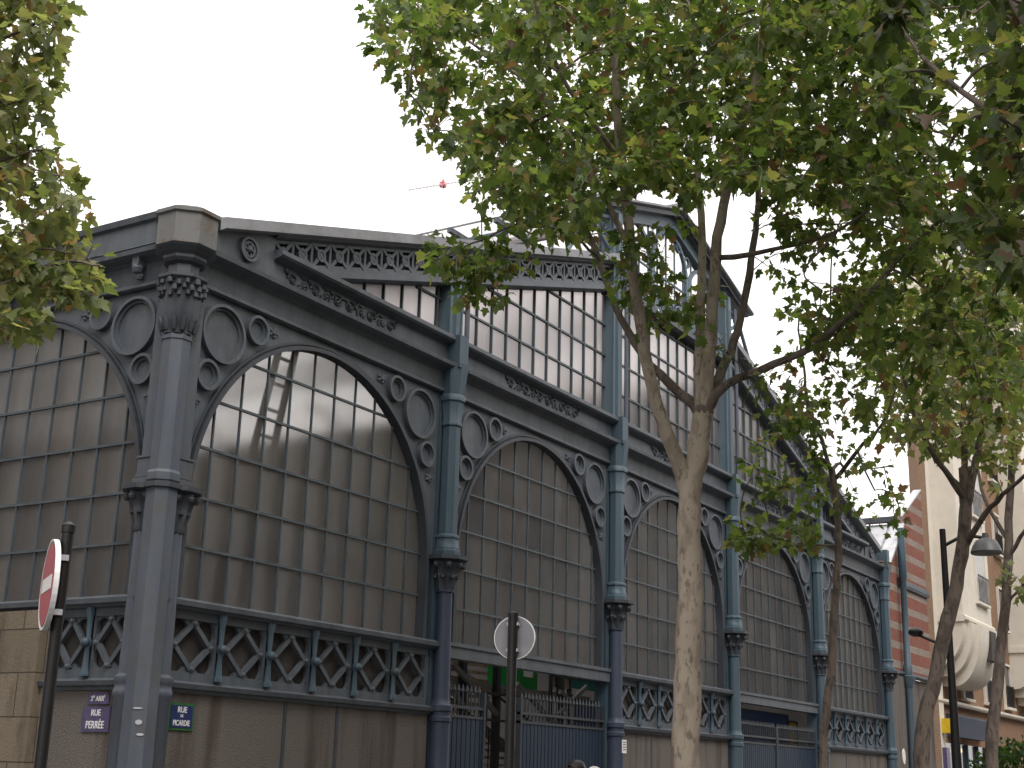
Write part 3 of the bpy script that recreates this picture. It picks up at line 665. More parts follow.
for T in (TF, TFM):                                   # scrolled brackets carrying the lantern eaves
    q = MB(T); A = (12.02, 12.5); B = (12.02, zl(12.02)-0.36); Cc = (LE+0.2, zl(LE+0.2)-0.33)
    q.bar(A, Cc, 0.07, -0.06, 0.02); q.bar(B, Cc, 0.07, -0.06, 0.024); q.bar(A, B, 0.07, -0.06, 0.028)
    q.bar((LE+0.25, zl(LE+0.2)-0.3), (10.2, zt(10.2)+0.05), 0.06, -0.06, 0.02)
    for (cx, cz, rr, sg) in ((11.80, 12.98, 0.17, 1), (11.45, 12.98, 0.13, -1), (11.82, 12.72, 0.08, -1), (11.2, 13.0, 0.07, 1)):
        pts = []
        for i in range(22):
            a = i/21*3.4*PI; rad = rr*(1-i/25); pts.append((cx+rad*math.cos(a)*sg, -0.02, cz+rad*math.sin(a)))
        q.tube(pts, 0.017, 5)
    q.build('scrolled_bracket', 'bars_pale', hall)
# lantern side glazing
for u in (12.2, 18.2):
    g = MB(TI); g.add([(u, 0.2, zt(12.2)+0.1), (u, DEPTH, zt(12.2)+0.1), (u, DEPTH, zl(12.2)-0.12), (u, 0.2, zl(12.2)-0.12)], [(0, 1, 2, 3)]); w = g.build('lantern_side_window', 'glass_clear', hall)
    q = MB(TI)
    for k in range(30): q.box(u-0.03, u+0.03, 0.3+k*1.2, 0.36+k*1.2, zt(12.2)+0.1, zl(12.2)-0.12)
    q.box(u-0.035, u+0.035, 0.25, 35.5, zl(12.2)-0.2, zl(12.2)-0.121)
    sub(q, 'glazing_bars', 'bars_pale', w)
# main roof
r = MB(TF)
for T in (TF, TFM):
    r.T = T
    r.rake([(0.3, zt(0.3)), (10.5, zt(10.5))], [(-DEPTH, -0.14), (-0.31, -0.14), (-0.31, 0.0), (-DEPTH, 0.0)])
    for k in range(8): r.rake([(10.5, zt(10.5)), (12.2, zt(12.2))], [(-0.31-k*5.15, -0.2), (-0.31-k*5.15, 0.0), (-0.43-k*5.15, 0.0), (-0.43-k*5.15, -0.2)])
roof = r.build('roof', 'zinc', hall)
for T in (TF, TFM):
    q = MB(T); q.add([(10.5, -0.32, zt(10.5)-0.05), (12.15, -0.32, zt(12.15)-0.05), (12.15, -DEPTH+0.4, zt(12.15)-0.05), (10.5, -DEPTH+0.4, zt(10.5)-0.05)], [(0, 1, 2, 3)]); sub(q, 'roof_glazing', 'glass_clear', roof)
w = MB(TI); w.prism([(0.3, 0), (30.1, 0), (30.1, 8.4), (0.3, 8.4)], DEPTH-0.3, DEPTH); w.box(30.05, 30.3, 0.3, DEPTH-0.31, 0, 8.6)
w.build('rear_wall', 'interior_wall', hall)
w = MB(TI); w.sheet([(0.3, 8.4), (30.1, 8.4), (30.1, 8.6), (18.2, 12.4), (18.2, 14.0), (12.2, 14.0), (12.2, 12.4), (0.3, 8.6)], DEPTH-0.1); w.build('rear_gable_window', 'glass_clear', hall)
f = MB(TI); f.box(0.26, 30.04, 0.27, DEPTH-0.31, 0.01, 0.10); structure(f.build('interior_floor', 'concrete'))

# --- side along the second street
for i in range(5):
    arch_bay(TS, SC[i], SC[i+1], 'wall')
    if i != 0:
        lattice(TS, SC[i]+0.3, SC[i+1]-0.25, 6); plinth(TS, SC[i]+0.2, SC[i+1]-0.17, ())
lattice(TS, 0.3, 1.72, 2); plinth(TS, 0.2, 1.76, ()); lattice(TS, 4.56, 5.95, 2); plinth(TS, 4.5, 6.03, ())
for i in range(1, 6): column(TS, SC[i], 8.3)
e = MB(TS); e.mould(0.25, 30.3, ENT); side_e = e.build('entablature', 'iron', hall)
PAR = [(-0.25, 8.286), (0.22, 8.286), (0.24, 8.30), (0.20, 8.33), (0.20, 8.64), (0.25, 8.66), (0.27, 8.74), (0.0, 8.80), (-0.25, 8.80)]
e = MB(TS); e.mould(0.3, 30.3, PAR); par = e.build('parapet', 'iron', hall)
for k in range(34):
    u = 0.72+k*0.88
    q = MB(TS); q.box(u-0.06, u+0.06, 0.02, 0.2, 8.06, 8.18); q.ball((u, 0.14, 8.03), 0.085, 8); q.ball((u, 0.10, 7.93), 0.06, 8)
    sub(q, 'modillion', 'iron', side_e)
# stone doorway in the first side bay
s = MB(TS); s.box(1.77, 2.72, -0.24, 0.16, 0, 3.54); s.box(3.5, 4.48, -0.24, 0.16, 0, 3.54); s.box(2.721, 3.499, -0.24, 0.16, 3.06, 3.54)
s.box(1.72, 1.769, -0.2, 0.05, 0, 3.54)
sd = s.build('stone_doorway', 'stone', hall)
q = MB(TS); q.box(2.721, 2.79, -0.1, 0.1, 0.12, 3.05); q.box(3.43, 3.499, -0.1, 0.1, 0.12, 3.05); q.box(2.791, 3.429, -0.1, 0.1, 2.98, 3.05); sub(q, 'door_frame', 'red', sd)
q = MB(TS); q.box(2.791, 3.429, -0.08, -0.03, 0.12, 2.979); sub(q, 'door_leaf', 'black', sd)

# --- corner pier
c = MB(TI); P8 = PI/8; PX = -0.06
c.lathe(PX, PX, [(0.26, 0), (0.26, 0.4), (0.225, 0.46), (0.215, 2.4), (0.205, 5.05), (0.22, 5.07), (0.22, 5.16), (0.195, 5.2), (0.19, 6.9), (0.205, 6.91), (0.205, 6.96), (0.185, 6.98)], 8, P8)
c.box(-0.05, 0.24, -0.05, 0.24, 0, 8.2)
pier = c.build('corner_pier', 'iron_pier', hall)
for T in (TF, TS):
    q = MB(T); u, v = 0.235, 0.035
    q.lathe(u, v, [(0.15, 0), (0.15, 2.44), (0.165, 2.46), (0.165, 2.52), (0.15, 2.54), (0.15, 2.6), (0.165, 2.62), (0.165, 2.68), (0.12, 2.72), (0.105, 4.46)], 14)
    q.box(u-0.13, u+0.10, -0.04, 0.09, 5.42, 7.78)
    q.box(u-0.16, u+0.13, -0.04, 0.12, 5.18, 5.40); q.box(u-0.18, u+0.16, -0.04, 0.15, 5.045, 5.14)
    q.box(u-0.17, u+0.145, -0.04, 0.135, 5.40, 5.43); q.box(u-0.17, u+0.145, -0.04, 0.135, 5.15, 5.178)
    q.box(u-0.05, u+0.13, -0.03, 0.07, 7.78, 8.20)
    sub(q, 'side_shaft', 'iron_pier', pier, True)
    k = MB(T); k.lathe(u, v, [(0.12, 4.46), (0.135, 4.5), (0.13, 4.58), (0.17, 4.7), (0.165, 4.72), (0.19, 4.84), (0.25, 4.92), (0.23, 4.95)], 32, 0, 0.12, 8)
    for i in range(8):
        a = i*PI/4; k.ball((u+0.23*math.cos(a), v+0.23*math.sin(a), 4.885), 0.05, 8); k.ball((u+0.165*math.cos(a+PI/8), v+0.165*math.sin(a+PI/8), 4.70), 0.035, 6)
    k.lathe(u, v, [(0.27, 4.95), (0.32, 4.97), (0.32, 5.03), (0.23, 5.045)], 8, P8)
    sub(k, 'capital', 'iron_dark', pier, True)
k = MB(TI)
k.lathe(PX, PX, [(0.195, 6.98), (0.20, 7.1), (0.23, 7.16), (0.225, 7.3), (0.27, 7.58), (0.265, 7.62), (0.29, 7.68)], 32, 0, 0.07, 8)
rr_ = random.Random(5)
for row, (zz_, ro, nn_) in enumerate(((7.50, 0.262, 15), (7.57, 0.282, 15), (7.64, 0.30, 15))):
    for i in range(nn_):
        a = (i+0.5*(row % 2))*2*PI/nn_+rr_.uniform(-0.06, 0.06); k.ball((PX+ro*math.cos(a), PX+ro*math.sin(a), zz_+rr_.uniform(-0.02, 0.02)), rr_.uniform(0.032, 0.05), 7, (1, 1, 1.3))
for i in range(12):
    a = i*PI/6
    k.tube([(PX+0.205*math.cos(a), PX+0.205*math.sin(a), 7.02), (PX+0.225*math.cos(a), PX+0.225*math.sin(a), 7.12), (PX+0.255*math.cos(a), PX+0.255*math.sin(a), 7.20)], [0.03, 0.042, 0.02], 6)
sub(k, 'capital', 'iron_dark', pier, True)
k = MB(TI); k.lathe(PX, PX, [(0.20, 4.96), (0.245, 4.975), (0.245, 5.035), (0.2, 5.05)], 8, P8); sub(k, 'pier_collar', 'iron_dark', pier)
k = MB(TI)
k.lathe(PX, PX, [(0.29, 7.68), (0.335, 7.72), (0.335, 7.76), (0.22, 7.78), (0.21, 7.92), (0.27, 7.95), (0.30, 7.99), (0.30, 8.03), (0.34, 8.06), (0.40, 8.12), (0.42, 8.15)], 8, P8)
sub(k, 'corner_cornice', 'iron_dark', pier)
k = MB(TI)
k.lathe(PX, PX, [(0.415, 8.152), (0.415, 8.56), (0.45, 8.58), (0.45, 8.63), (0.25, 8.72)], 8, P8)
cb_ = sub(k, 'corner_block', 'zinc', pier)
def TD(u, v, z): return (PX-0.7071*(u*-1+v), PX-0.7071*(u+v), z)      # the pier's face towards the crossing
for (u_, z_, w_, h_, k_) in ((-0.03, 2.30, 0.065, 0.012, 6), (0.0, 2.14, 0.045, 0.034, 7), (0.03, 2.0, 0.05, 0.018, 6)):
    q = MB(TD); q.prism([(u_+w_*math.cos(2*PI*i/k_)*rr_.uniform(0.85, 1), z_+h_*math.sin(2*PI*i/k_)*rr_.uniform(0.85, 1)) for i in range(k_)], 0.205, 0.2125); sub(q, 'torn_sticker', 'sign_grey', pier)
m, nt, out = new_mat('rusting_block_paint'); v = pos_vec(nt); n3 = noise(nt, v, 2.6, 8, 0.7); n4 = noise(nt, pos_vec(nt, (1, 1, 0.2)), 5, 4)
cc = mixc(nt, n4, (0.10, 0.10, 0.102), (0.165, 0.16, 0.152)); cc = mixc(nt, ramp(nt, n3, [(0.53, (0, 0, 0)), (0.60, (0.8, 0.8, 0.8))]), cc, (0.12, 0.078, 0.05)); finish(nt, out, cc, 0.7)
cb_.data.materials[0] = m
# end block at the far gable foot
k = MB(TF); k.lathe(U_END+0.1, 0.05, [(0.22, 8.0), (0.30, 8.06), (0.30, 8.36), (0.33, 8.4), (0.2, 8.46)], 8, P8); k.build('end_block', 'stone', hall)

# ------------------------------------------------------------------ inside, seen through the gate and the glass
st = thing('steel_staircase', 'grey steel staircase with pale treads standing inside the hall behind the blue gate', 'staircase', (14.5, 3.6, 0.1))
q = MB(TI)
for k in range(15): q.box(13.9, 16.3, 3.5+k*0.26, 3.8+k*0.26, 1.35+k*0.165, 1.40+k*0.165)
q.build('treads', 'tan', st)
for x in (13.85, 16.32):
    q = MB(TI); q.add([(x, 3.2, 1.0), (x, 7.6, 3.85), (x, 7.6, 4.15), (x, 3.2, 1.3), (x+0.05, 3.2, 1.0), (x+0.05, 7.6, 3.85), (x+0.05, 7.6, 4.15), (x+0.05, 3.2, 1.3)], [(0, 1, 2, 3), (7, 6, 5, 4), (0, 4, 5, 1), (1, 5, 6, 2), (2, 6, 7, 3), (3, 7, 4, 0)]); q.build('stringer', 'steel', st)
    q = MB(TI); q.tube([(x, 3.2, 2.2), (x, 7.6, 5.0)], 0.03, 6)
    for k in range(8): q.tube([(x, 3.3+k*0.55, 1.2+k*0.35), (x, 3.3+k*0.55, 2.26+k*0.35)], 0.018, 5)
    q.build('handrail', 'iron_dark', st)
pf = thing('steel_platform', 'raised slatted steel platform on posts with diagonal braces inside the hall', 'platform', (12.5, 4, 0.1))
q = MB(TI)
for k in range(6): q.box(10.6, 13.5, 3.6+k*0.02, 3.66+k*0.02, 3.05+k*0.17, 3.12+k*0.17)
q.build('slats', 'tan', pf)
q = MB(TI); q.box(10.6, 18.6, 3.9, 5.4, 3.50, 3.58); q.build('deck', 'steel', pf)
for x in (10.7, 12.2, 13.55, 16.35, 18.5):
    q = MB(TI); q.box(x-0.07, x+0.07, 3.42, 3.56, 0.1, 4.6); q.build('post', 'iron_dark', pf)
for (a, b_) in (((11.6, 3.85), (13.4, 2.9)), ((12.2, 2.9), (10.9, 3.9)), ((14.2, 3.6), (16.0, 2.75)), ((16.0, 3.0), (17.4, 3.75)), ((16.1, 3.55), (18.3, 2.85))):
    q = MB(TF); q.bar(a, b_, 0.10, -3.40, -3.33); q.build('brace', 'steel', pf)
for z in (2.75, 3.3):
    q = MB(TF); q.box(10.6, 18.6, -3.41, -3.36, z, z+0.05); q.build('rail', 'iron_dark', pf)
gb = thing('green_container', 'bright green bin with a white label raised on the platform inside the hall', 'container', (14.8, 4.0, 3.55))
q = MB(TI); q.box(15.05, 16.15, 4.0, 4.7, 3.585, 4.22); q.box(15.0, 16.2, 3.95, 4.75, 4.221, 4.28); q.build('body', 'green_plastic', gb)
q = MB(TI); q.box(15.5, 15.92, 3.985, 3.999, 3.86, 4.08); q.build('label_plate', 'white', gb)
gb = thing('green_crate', 'small dark green crate at the top left of the gate opening', 'crate', (11.8, 4.2, 3.6))
q = MB(TI); q.box(11.95, 12.4, 4.0, 4.4, 3.585, 4.0); q.build('body', 'green_enamel', gb)
q = MB(TI); q.box(11.92, 12.43, 3.97, 4.43, 4.001, 4.05); q.build('lid', 'green_enamel', gb)
def framed_panel(name, x0, x1, y, z0, z1, mat, label, cat):
    t = thing(name, label, cat, ((x0+x1)/2, y, 0.1))
    q = MB(TI); q.box(x0+0.04, x1-0.04, y, y+0.04, z0, z1-0.04); q.build('board', mat, t)
    q = MB(TI)
    for x in (x0, x1-0.04): q.box(x, x+0.04, y-0.02, y+0.06, 0.1, z1)
    q.box(x0+0.04, x1-0.04, y-0.02, y+0.06, z1-0.04, z1); q.box(x0+0.04, x1-0.04, y-0.02, y, z0+(z1-z0)*0.45, z0+(z1-z0)*0.45+0.03); q.build('panel_frame', 'iron_dark', t); return t
framed_panel('hoarding_panel', 16.1, 17.0, 3.6, 3.66, 4.2, 'tan', 'tan boarded panel in a dark frame inside the right of the gateway', 'panel')
framed_panel('hoarding_panel', 17.02, 18.4, 3.6, 3.7, 4.2, 'teal', 'teal cloth panel in a dark frame next to the tan one inside the gateway', 'panel')
framed_panel('hoarding_panel', 16.45, 18.6, 3.15, 0.1, 3.42, 'blue_board', 'blue boarded panel standing inside behind the right gate leaf', 'panel')
framed_panel('hoarding_panel', 20.0, 24.6, 1.0, 0.1, 3.45, 'blue_board', 'wide dark blue panel behind the closed far gate', 'panel')
framed_panel('hoarding_panel', 24.62, 25.3, 1.0, 0.1, 3.3, 'yellow', 'narrow yellow panel strip behind the right end of the far gate', 'panel')
ld = thing('wooden_ladder', 'tall brown ladder leaning inside the first arched window', 'ladder', (2.2, 0.9, 0.1))
q = MB(TI)
for (dx) in (0.0, 0.62): q.tube([(1.95+dx, 2.0, 0.1), (2.55+dx*0.55, 0.55, 7.9)], 0.06, 6)
q.build('side_rails', 'wood', ld)
q = MB(TI)
for k in range(19):
    t = (k+1)/20; x0 = 1.95+0.6*t; x1 = 2.57+(0.6-0.28)*t; y = 2.0-1.45*t; z = 0.1+7.8*t
    q.tube([(x0, y, z), (x1, y, z)], 0.03, 5)
q.build('rungs', 'wood', ld)

# ------------------------------------------------------------------ plates on the walls
def text_mesh(txt, size, mat, T, u, v, z, parent, name='lettering', xs=1.0, flip=False):
    cu = bpy.data.curves.new('lettering', 'FONT'); cu.body = txt; cu.size = size; cu.align_x = 'CENTER'; cu.align_y = 'CENTER'; cu.extrude = 0.002; cu.offset = size*0.012
    tmp = bpy.data.objects.new('tmp', cu); COL.objects.link(tmp)
    dg = bpy.context.evaluated_depsgraph_get(); me = bpy.data.meshes.new_from_object(tmp.evaluated_get(dg)); 
    mb = MB(T); s = -1 if flip else 1
    mb.add([(u+s*xs*p.co.x, v+p.co.z+0.003, z+p.co.y) for p in me.vertices], [tuple(f.vertices) for f in me.polygons])
    bpy.data.objects.remove(tmp); bpy.data.meshes.remove(me)
    return mb.build(name, mat, parent)
sg = thing('street_sign', 'blue enamel street plate with a green border reading RUE DE PICARDIE', 'street sign', (0.66, -0.02, 2.05))
q = MB(TF); q.box(0.45, 0.88, 0.002, 0.02, 2.08, 2.41); q.build('border', 'green_enamel', sg)
q = MB(TF); q.box(0.48, 0.85, 0.02, 0.027, 2.11, 2.38); q.build('plate', 'blue_enamel', sg)
for (t, s_, z) in (('RUE', 0.10, 2.325), ('DE', 0.045, 2.252), ('PICARDIE', 0.095, 2.165)): text_mesh(t, s_, 'white', TF, 0.665, 0.027, z, sg, xs=0.72 if t == 'PICARDIE' else 0.9)
sg = thing('street_sign', 'small faded violet street plates reading 3e ARR and RUE PERREE by the corner pier', 'street sign', (-0.02, 0.72, 2.0))
q = MB(TS); q.box(0.50, 0.98, 0.002, 0.02, 2.03, 2.33); q.build('plate', 'purple_enamel', sg)
q = MB(TS); q.prism([(0.54, 2.36), (0.92, 2.36), (0.92, 2.46), (0.86, 2.505), (0.60, 2.505), (0.54, 2.46)], 0.002, 0.02); q.build('district_plate', 'purple_enamel', sg)
for (t, s_, z, xs) in (('RUE', 0.105, 2.255, 0.9), ('PERRÉE', 0.125, 2.11, 0.8)): text_mesh(t, s_, 'white', TS, 0.74, 0.02, z, sg, xs=xs, flip=True)
text_mesh('3ᵉ ARRᵗ', 0.09, 'white', TS, 0.73, 0.02, 2.425, sg, xs=0.85, flip=True)
sg = thing('paper_notice', 'white paper notice with lines fixed to the column right of the open gate', 'notice', (12.24, -0.28, 2.1))
q = MB(TF); q.box(12.15, 12.33, 0.270, 0.280, 2.12, 2.37); q.build('sheet', 'white', sg)
q = MB(TF)
for k in range(4): q.box(12.18, 12.30, 0.280, 0.283, 2.18+k*0.045, 2.195+k*0.045)
q.build('print', 'black', sg)

# ------------------------------------------------------------------ road signs
def road_sign(base, ztop, zc, r, facing, front, label, pole_r):
    t = thing('road_sign', label, 'road sign', (base[0], base[1], PZ))
    q = MB(); q.tube([(base[0], base[1], PZ), (base[0], base[1], ztop)], pole_r, 14); q.lathe(base[0], base[1], [(pole_r+0.006, ztop-0.03), (pole_r+0.006, ztop+0.01), (0.01, ztop+0.03)], 14)
    q.lathe(base[0], base[1], [(pole_r*2, PZ), (pole_r*2, PZ+0.06), (pole_r*1.1, PZ+0.1)], 14); q.build('pole', 'black', t, True)
    f = np.array([math.cos(facing), math.sin(facing)]); s = np.array([-f[1], f[0]])
    o = np.array(base[:2])+f*(pole_r+0.025)
    def T(u, v, z): return (o[0]+s[0]*u+f[0]*v, o[1]+s[1]*u+f[1]*v, z)
    q = MB(T); q.disc(0, zc, r, -0.012, 0.012, 40); dk = q.build('disc', ['sign_back'], t)
    q = MB(T); q.arc(0, zc, r-0.002, r+0.008, -0.010, 0.0165, n=40); sub(q, 'rim', 'white', dk)
    if front:
        q = MB(T); q.disc(0, zc, r-0.014, 0.013, 0.0165, 40); sub(q, 'red_face', 'red', dk)
        q = MB(T); q.box(-r*0.68, r*0.68, 0.0166, 0.0195, zc-r*0.16, zc+r*0.16); sub(q, 'white_bar', 'white', dk)
    for dz in (-r*0.62, r*0.62):
        q = MB(T); q.box(-pole_r-0.01, pole_r+0.01, -0.04-pole_r, -0.017, zc+dz-0.015, zc+dz+0.015); q.build('clamp', 'sign_grey', t)
b1 = at(64.5, 560, 7.5); zz = at(53, 585, 7.5)[2]
road_sign(b1, at(66, 527, 7.5)[2], zz, 0.228, YAW+math.radians(99+17), True, 'red no entry disc seen nearly edge on, on a black post by the corner', 0.032)
b2 = at(512.5, 637, 14.0)
road_sign(b2, at(513, 614, 14)[2], b2[2], 0.212, YAW-math.radians(18), False, 'round road sign seen from its grey back on a dark post before the gate', 0.05)

# ------------------------------------------------------------------ street lamp
lp = at(953, 700, 24.0)
sl = thing('street_lamp', 'black street lamp post with a broad dish head and a lower arm lamp', 'street lamp', (lp[0], lp[1], PZ))
zt_ = at(950, 529, 24)[2]
q = MB(); q.lathe(lp[0], lp[1], [(0.16, PZ), (0.16, 0.5), (0.11, 0.6), (0.085, 1.2), (0.06, 3.5), (0.05, zt_)], 14); q.build('post', 'black', sl, True)
h1 = at(986, 545, 24.0)
q = MB(); q.tube([(lp[0], lp[1], h1[2]+0.0), ((lp[0]+h1[0])/2, (lp[1]+h1[1])/2, h1[2]+0.18), (h1[0], h1[1], h1[2]+0.12)], 0.03, 8); q.build('arm', 'black', sl, True)
q = MB(); q.lathe(h1[0], h1[1], [(0.02, h1[2]-0.17), (0.25, h1[2]-0.15), (0.26, h1[2]-0.12), (0.22, h1[2]-0.02), (0.17, h1[2]+0.07), (0.06, h1[2]+0.12), (0.05, h1[2]+0.2)], 20); hd = q.build('lamp_head', 'lamp_grey', sl, True)
h2 = at(916, 634, 24.4); z2 = at(950, 648, 24)[2]
q = MB(); q.tube([(lp[0], lp[1], z2), (h2[0], h2[1], h2[2])], 0.025, 8); q.build('arm', 'black', sl, True)
q = MB(); q.ball((h2[0], h2[1], h2[2]+0.03), 0.16, 14, (1.0, 0.8, 0.5)); q.build('lamp_head', 'black', sl, True)

# ------------------------------------------------------------------ neighbouring buildings
an = thing('brick_annex', 'low annex of red brick with cream bands and a sloping zinc roof beside the hall', 'building', (33.5, 0, 0))
q = MB(TF); q.prism([(31.2, 5.2), (33.7, 5.2), (33.7, 10.1), (31.2, 7.95)], -8, -0.16); q.box(33.7, 36.4, -8, -0.401, 5.2, 9.9); q.prism([(33.7, 5.2), (36.4, 5.2), (36.4, 11.85), (33.7, 10.4)], -0.40, -0.15); wa = q.build('wall', 'brick', an)
q = MB(TF); q.mould(31.2, 36.5, [(-0.15, 5.06), (-0.08, 5.06), (0.0, 5.12), (0.0, 5.2), (-0.15, 5.22)]); sub(q, 'string_course', 'iron', wa)
q = MB(TF); q.mould(32.95, 36.42, [(-0.149, 8.0), (-0.08, 8.0), (-0.05, 8.1), (-0.05, 8.25), (-0.149, 8.3)]); sub(q, 'upper_course', 'iron', wa)
q = MB(TF); q.bar((33.72, 10.43), (36.42, 11.88), 0.05, -0.41, -0.14); sub(q, 'gable_coping', 'zinc_pale', wa)
q = MB(TF); q.prism([(30.9, 7.72), (33.69, 10.12), (33.69, 10.22), (30.9, 7.82)], -8, -0.05); rf = q.build('roof', 'zinc_pale', an)
q = MB(TF)
for k in range(11): q.prism([(30.9, 7.822), (33.69, 10.222), (33.69, 10.26), (30.9, 7.86)], -0.5-k*0.7-0.05, -0.5-k*0.7)
sub(q, 'roof_seams', 'zinc', rf)
q = MB(TF); q.box(33.5, 33.75, -8, -0.3, 10.262, 10.45); sub(q, 'ridge_board', 'iron_dark', rf)
q = MB(TF); q.box(31.2, 32.7, -9, -0.05, 0, 5.05); q.box(32.98, 36.4, -9, -0.15, 0, 5.05); q.build('stone_base', 'plinth', an)
q = MB(TF); q.tube([(32.84, 0.05, 0.1), (32.84, 0.05, 5.0)], 0.12, 10); q.lathe(32.84, 0.05, [(0.13, 4.7), (0.22, 5.0), (0.22, 5.06), (0.15, 5.1), (0.15, 5.4), (0.11, 5.45), (0.10, 8.2), (0.13, 8.25), (0.13, 9.2), (0.1, 9.9)], 10); q.build('iron_pilaster', 'iron_blue', an, True)
q = MB(TF)
for k in range(14): q.mould(33.3, 34.9, [(-0.149, 0.3+k*0.2), (-0.10, 0.3+k*0.2), (-0.13, 0.44+k*0.2), (-0.149, 0.44+k*0.2)])
q.box(33.2, 33.3, -0.149, -0.06, 0.2, 3.2); q.box(34.9, 35.0, -0.149, -0.06, 0.2, 3.2); q.build('louvred_door', 'iron_dark', an)
q = MB(TF); q.disc(32.2, 2.55, 0.16, -0.049, -0.03, 20, 1.5); q.build('wall_plaque', 'white', an)

ch = thing('brick_chimney_stack', 'tall narrow old brick chimney stack between the banded annex and the cream block', 'chimney', (37, 0, 0))
def plan(pl, z0, z1):
    q = MB(); n_ = len(pl); return q.add([(x, y, z0) for x, y in pl]+[(x, y, z1) for x, y in pl], [tuple(range(n_)), tuple(range(2*n_-1, n_-1, -1))]+[(i, (i+1) % n_, n_+(i+1) % n_, n_+i) for i in range(n_)])
plan([(36.5, 0.3), (37.75, 0.3), (41.4, 1.2), (40.15, 1.2)], 0, 16.5).build('stack', 'brick_old', ch)
plan([(36.44, 0.25), (37.8, 0.25), (41.5, 1.25), (40.1, 1.25)], 16.501, 16.7).build('coping', 'zinc', ch)

bl = thing('apartment_block', 'tall cream and orange brick apartment block with rounded bays above a slate blue shop front', 'building', (48, 0, 0))
def wedge(z0, z1, v, mat, nm):
    # the plot is wedge shaped: its party wall runs back at a slant
    q = MB(); pl = [(37.76, v), (75, v), (75, 11), (70, 9.0), (64, 6.9)]
    n_ = len(pl); q.add([(x, y, z0) for x, y in pl]+[(x, y, z1) for x, y in pl], [tuple(range(n_)), tuple(range(2*n_-1, n_-1, -1))]+[(i, (i+1) % n_, n_+(i+1) % n_, n_+i) for i in range(n_)])
    return q.build(nm, mat, bl)
wl = wedge(4.6, 24, 0.6, 'brick_tan', 'wall')
wedge(0, 4.55, 0.55, 'brick_tan', 'shop_front')
q = MB(TF); q.mould(37.76, 75, [(-0.6, 4.551), (-0.35, 4.551), (-0.3, 4.62), (-0.3, 4.7), (-0.6, 4.75)]); q.build('string_course', 'cream', bl)
q = MB(TF); q.mould(37.76, 75, [(-0.6, 24.001), (-0.1, 24.05), (-0.1, 24.3), (-1.2, 24.4), (-1.2, 24.001)]); q.build('cornice', 'zinc', bl)
q = MB(TF); q.box(37.77, 38.6, -0.599, -0.35, 0.0, 24); q.build('cream_pier', 'cream', bl)
def bay(u0, u1):
    t = MB(TF); zb = 7.55
    t.box(u0, u1, -0.598, 0.55, zb, 23.8)
    t.mould(u0-0.08, u1+0.08, [(-0.598, zb-0.14), (0.58, zb-0.14), (0.66, zb-0.06), (0.66, zb+0.04), (0.58, zb+0.12), (-0.598, zb+0.12)])
    by = t.build('bay', 'cream', bl)
    for (k, (ins, out_)) in enumerate(((0.0, 0.0), (0.55, 0.5), (1.1, 0.95))):        # stepped rounded corbel
        prof = [(-0.597, zb-0.141)]
        prof += [(-0.45+(0.55+out_*0.0+0.45)*math.cos(a)+out_*0.35, zb-0.141-(1.55+0.32*k)*math.sin(a)) for a in [PI/2*i/12 for i in range(13)]]
        prof += [(-0.597, prof[-1][1])]
        t = MB(TF); t.mould(u0+ins, u1-ins*0.5, prof); sub(t, 'corbel', 'cream', by, True)
    for fl in range(5):
        z0 = zb+0.95+fl*3.3
        w = MB(TF); a, b_ = u0+(u1-u0)*0.50, u0+(u1-u0)*0.84
        w.box(a, b_, 0.551, 0.56, z0, z0+2.1); wd = w.build('window', 'shutter', bl)
        w = MB(TF); w.box(a-0.1, a, 0.551, 0.62, z0-0.1, z0+2.2); w.box(b_, b_+0.1, 0.551, 0.62, z0-0.1, z0+2.2); w.box(a, b_, 0.551, 0.62, z0+2.1, z0+2.2); w.box(a-0.14, b_+0.14, 0.551, 0.70, z0-0.2, z0-0.1); sub(w, 'window_frame', 'cream', wd)
        w = MB(TF)
        for x in range(9): w.box(a+x*(b_-a)/8-0.015, a+x*(b_-a)/8+0.015, 0.68, 0.70, z0-0.05, z0+0.85)
        w.box(a-0.03, b_+0.03, 0.67, 0.71, z0+0.85, z0+0.9); w.box(a-0.03, b_+0.03, 0.67, 0.71, z0-0.09, z0-0.05); sub(w, 'railing', 'black', wd)
    w = MB(TF); a, b_ = u0+(u1-u0)*0.55, u0+(u1-u0)*0.74
    w.box(a, b_, 0.40, 0.93, zb-1.35, zb-0.25); w.build('slot_window', 'backing', bl)
bay(38.5, 43.0); bay(51.2, 56.0); bay(64, 68.6)
k = 0
for u in (42.3, 46.0, 49.6, 57.2, 60.6, 70.0):
    for z0 in ((4.95,) if u not in (46.0, 49.6, 57.2, 60.6) else (5.0, 8.3, 11.6, 14.9, 18.2, 21.2)):
        hh = 1.0 if u in (42.3,) else 1.75
        w = MB(TF); w.box(u, u+1.15, -0.599, -0.585, z0, z0+hh); wd = w.build('window', 'shutter' if u in (42.3, 46.0) else 'ext_glass', bl)
        w = MB(TF); w.box(u-0.08, u, -0.599, -0.5, z0, z0+hh+0.1); w.box(u+1.15, u+1.23, -0.599, -0.5, z0, z0+hh+0.1); w.box(u, u+1.15, -0.599, -0.5, z0+hh, z0+hh+0.1); w.box(u-0.15, u+1.3, -0.599, -0.38, z0-0.1, z0-0.001); sub(w, 'window_frame', 'cream', wd)
        w = MB(TF)
        for x in range(9): w.box(u+x*0.14, u+x*0.14+0.03, -0.45, -0.42, z0, z0+0.85)
        w.box(u-0.03, u+1.2, -0.46, -0.41, z0+0.85, z0+0.9); sub(w, 'railing', 'black', wd)
q = MB(TF); q.mould(39.6, 44.4, [(-0.549, 4.25), (-0.25, 4.22), (-0.2, 4.15), (-0.2, 3.42), (-0.549, 3.42)]); q.build('shop_fascia', 'awning', bl)
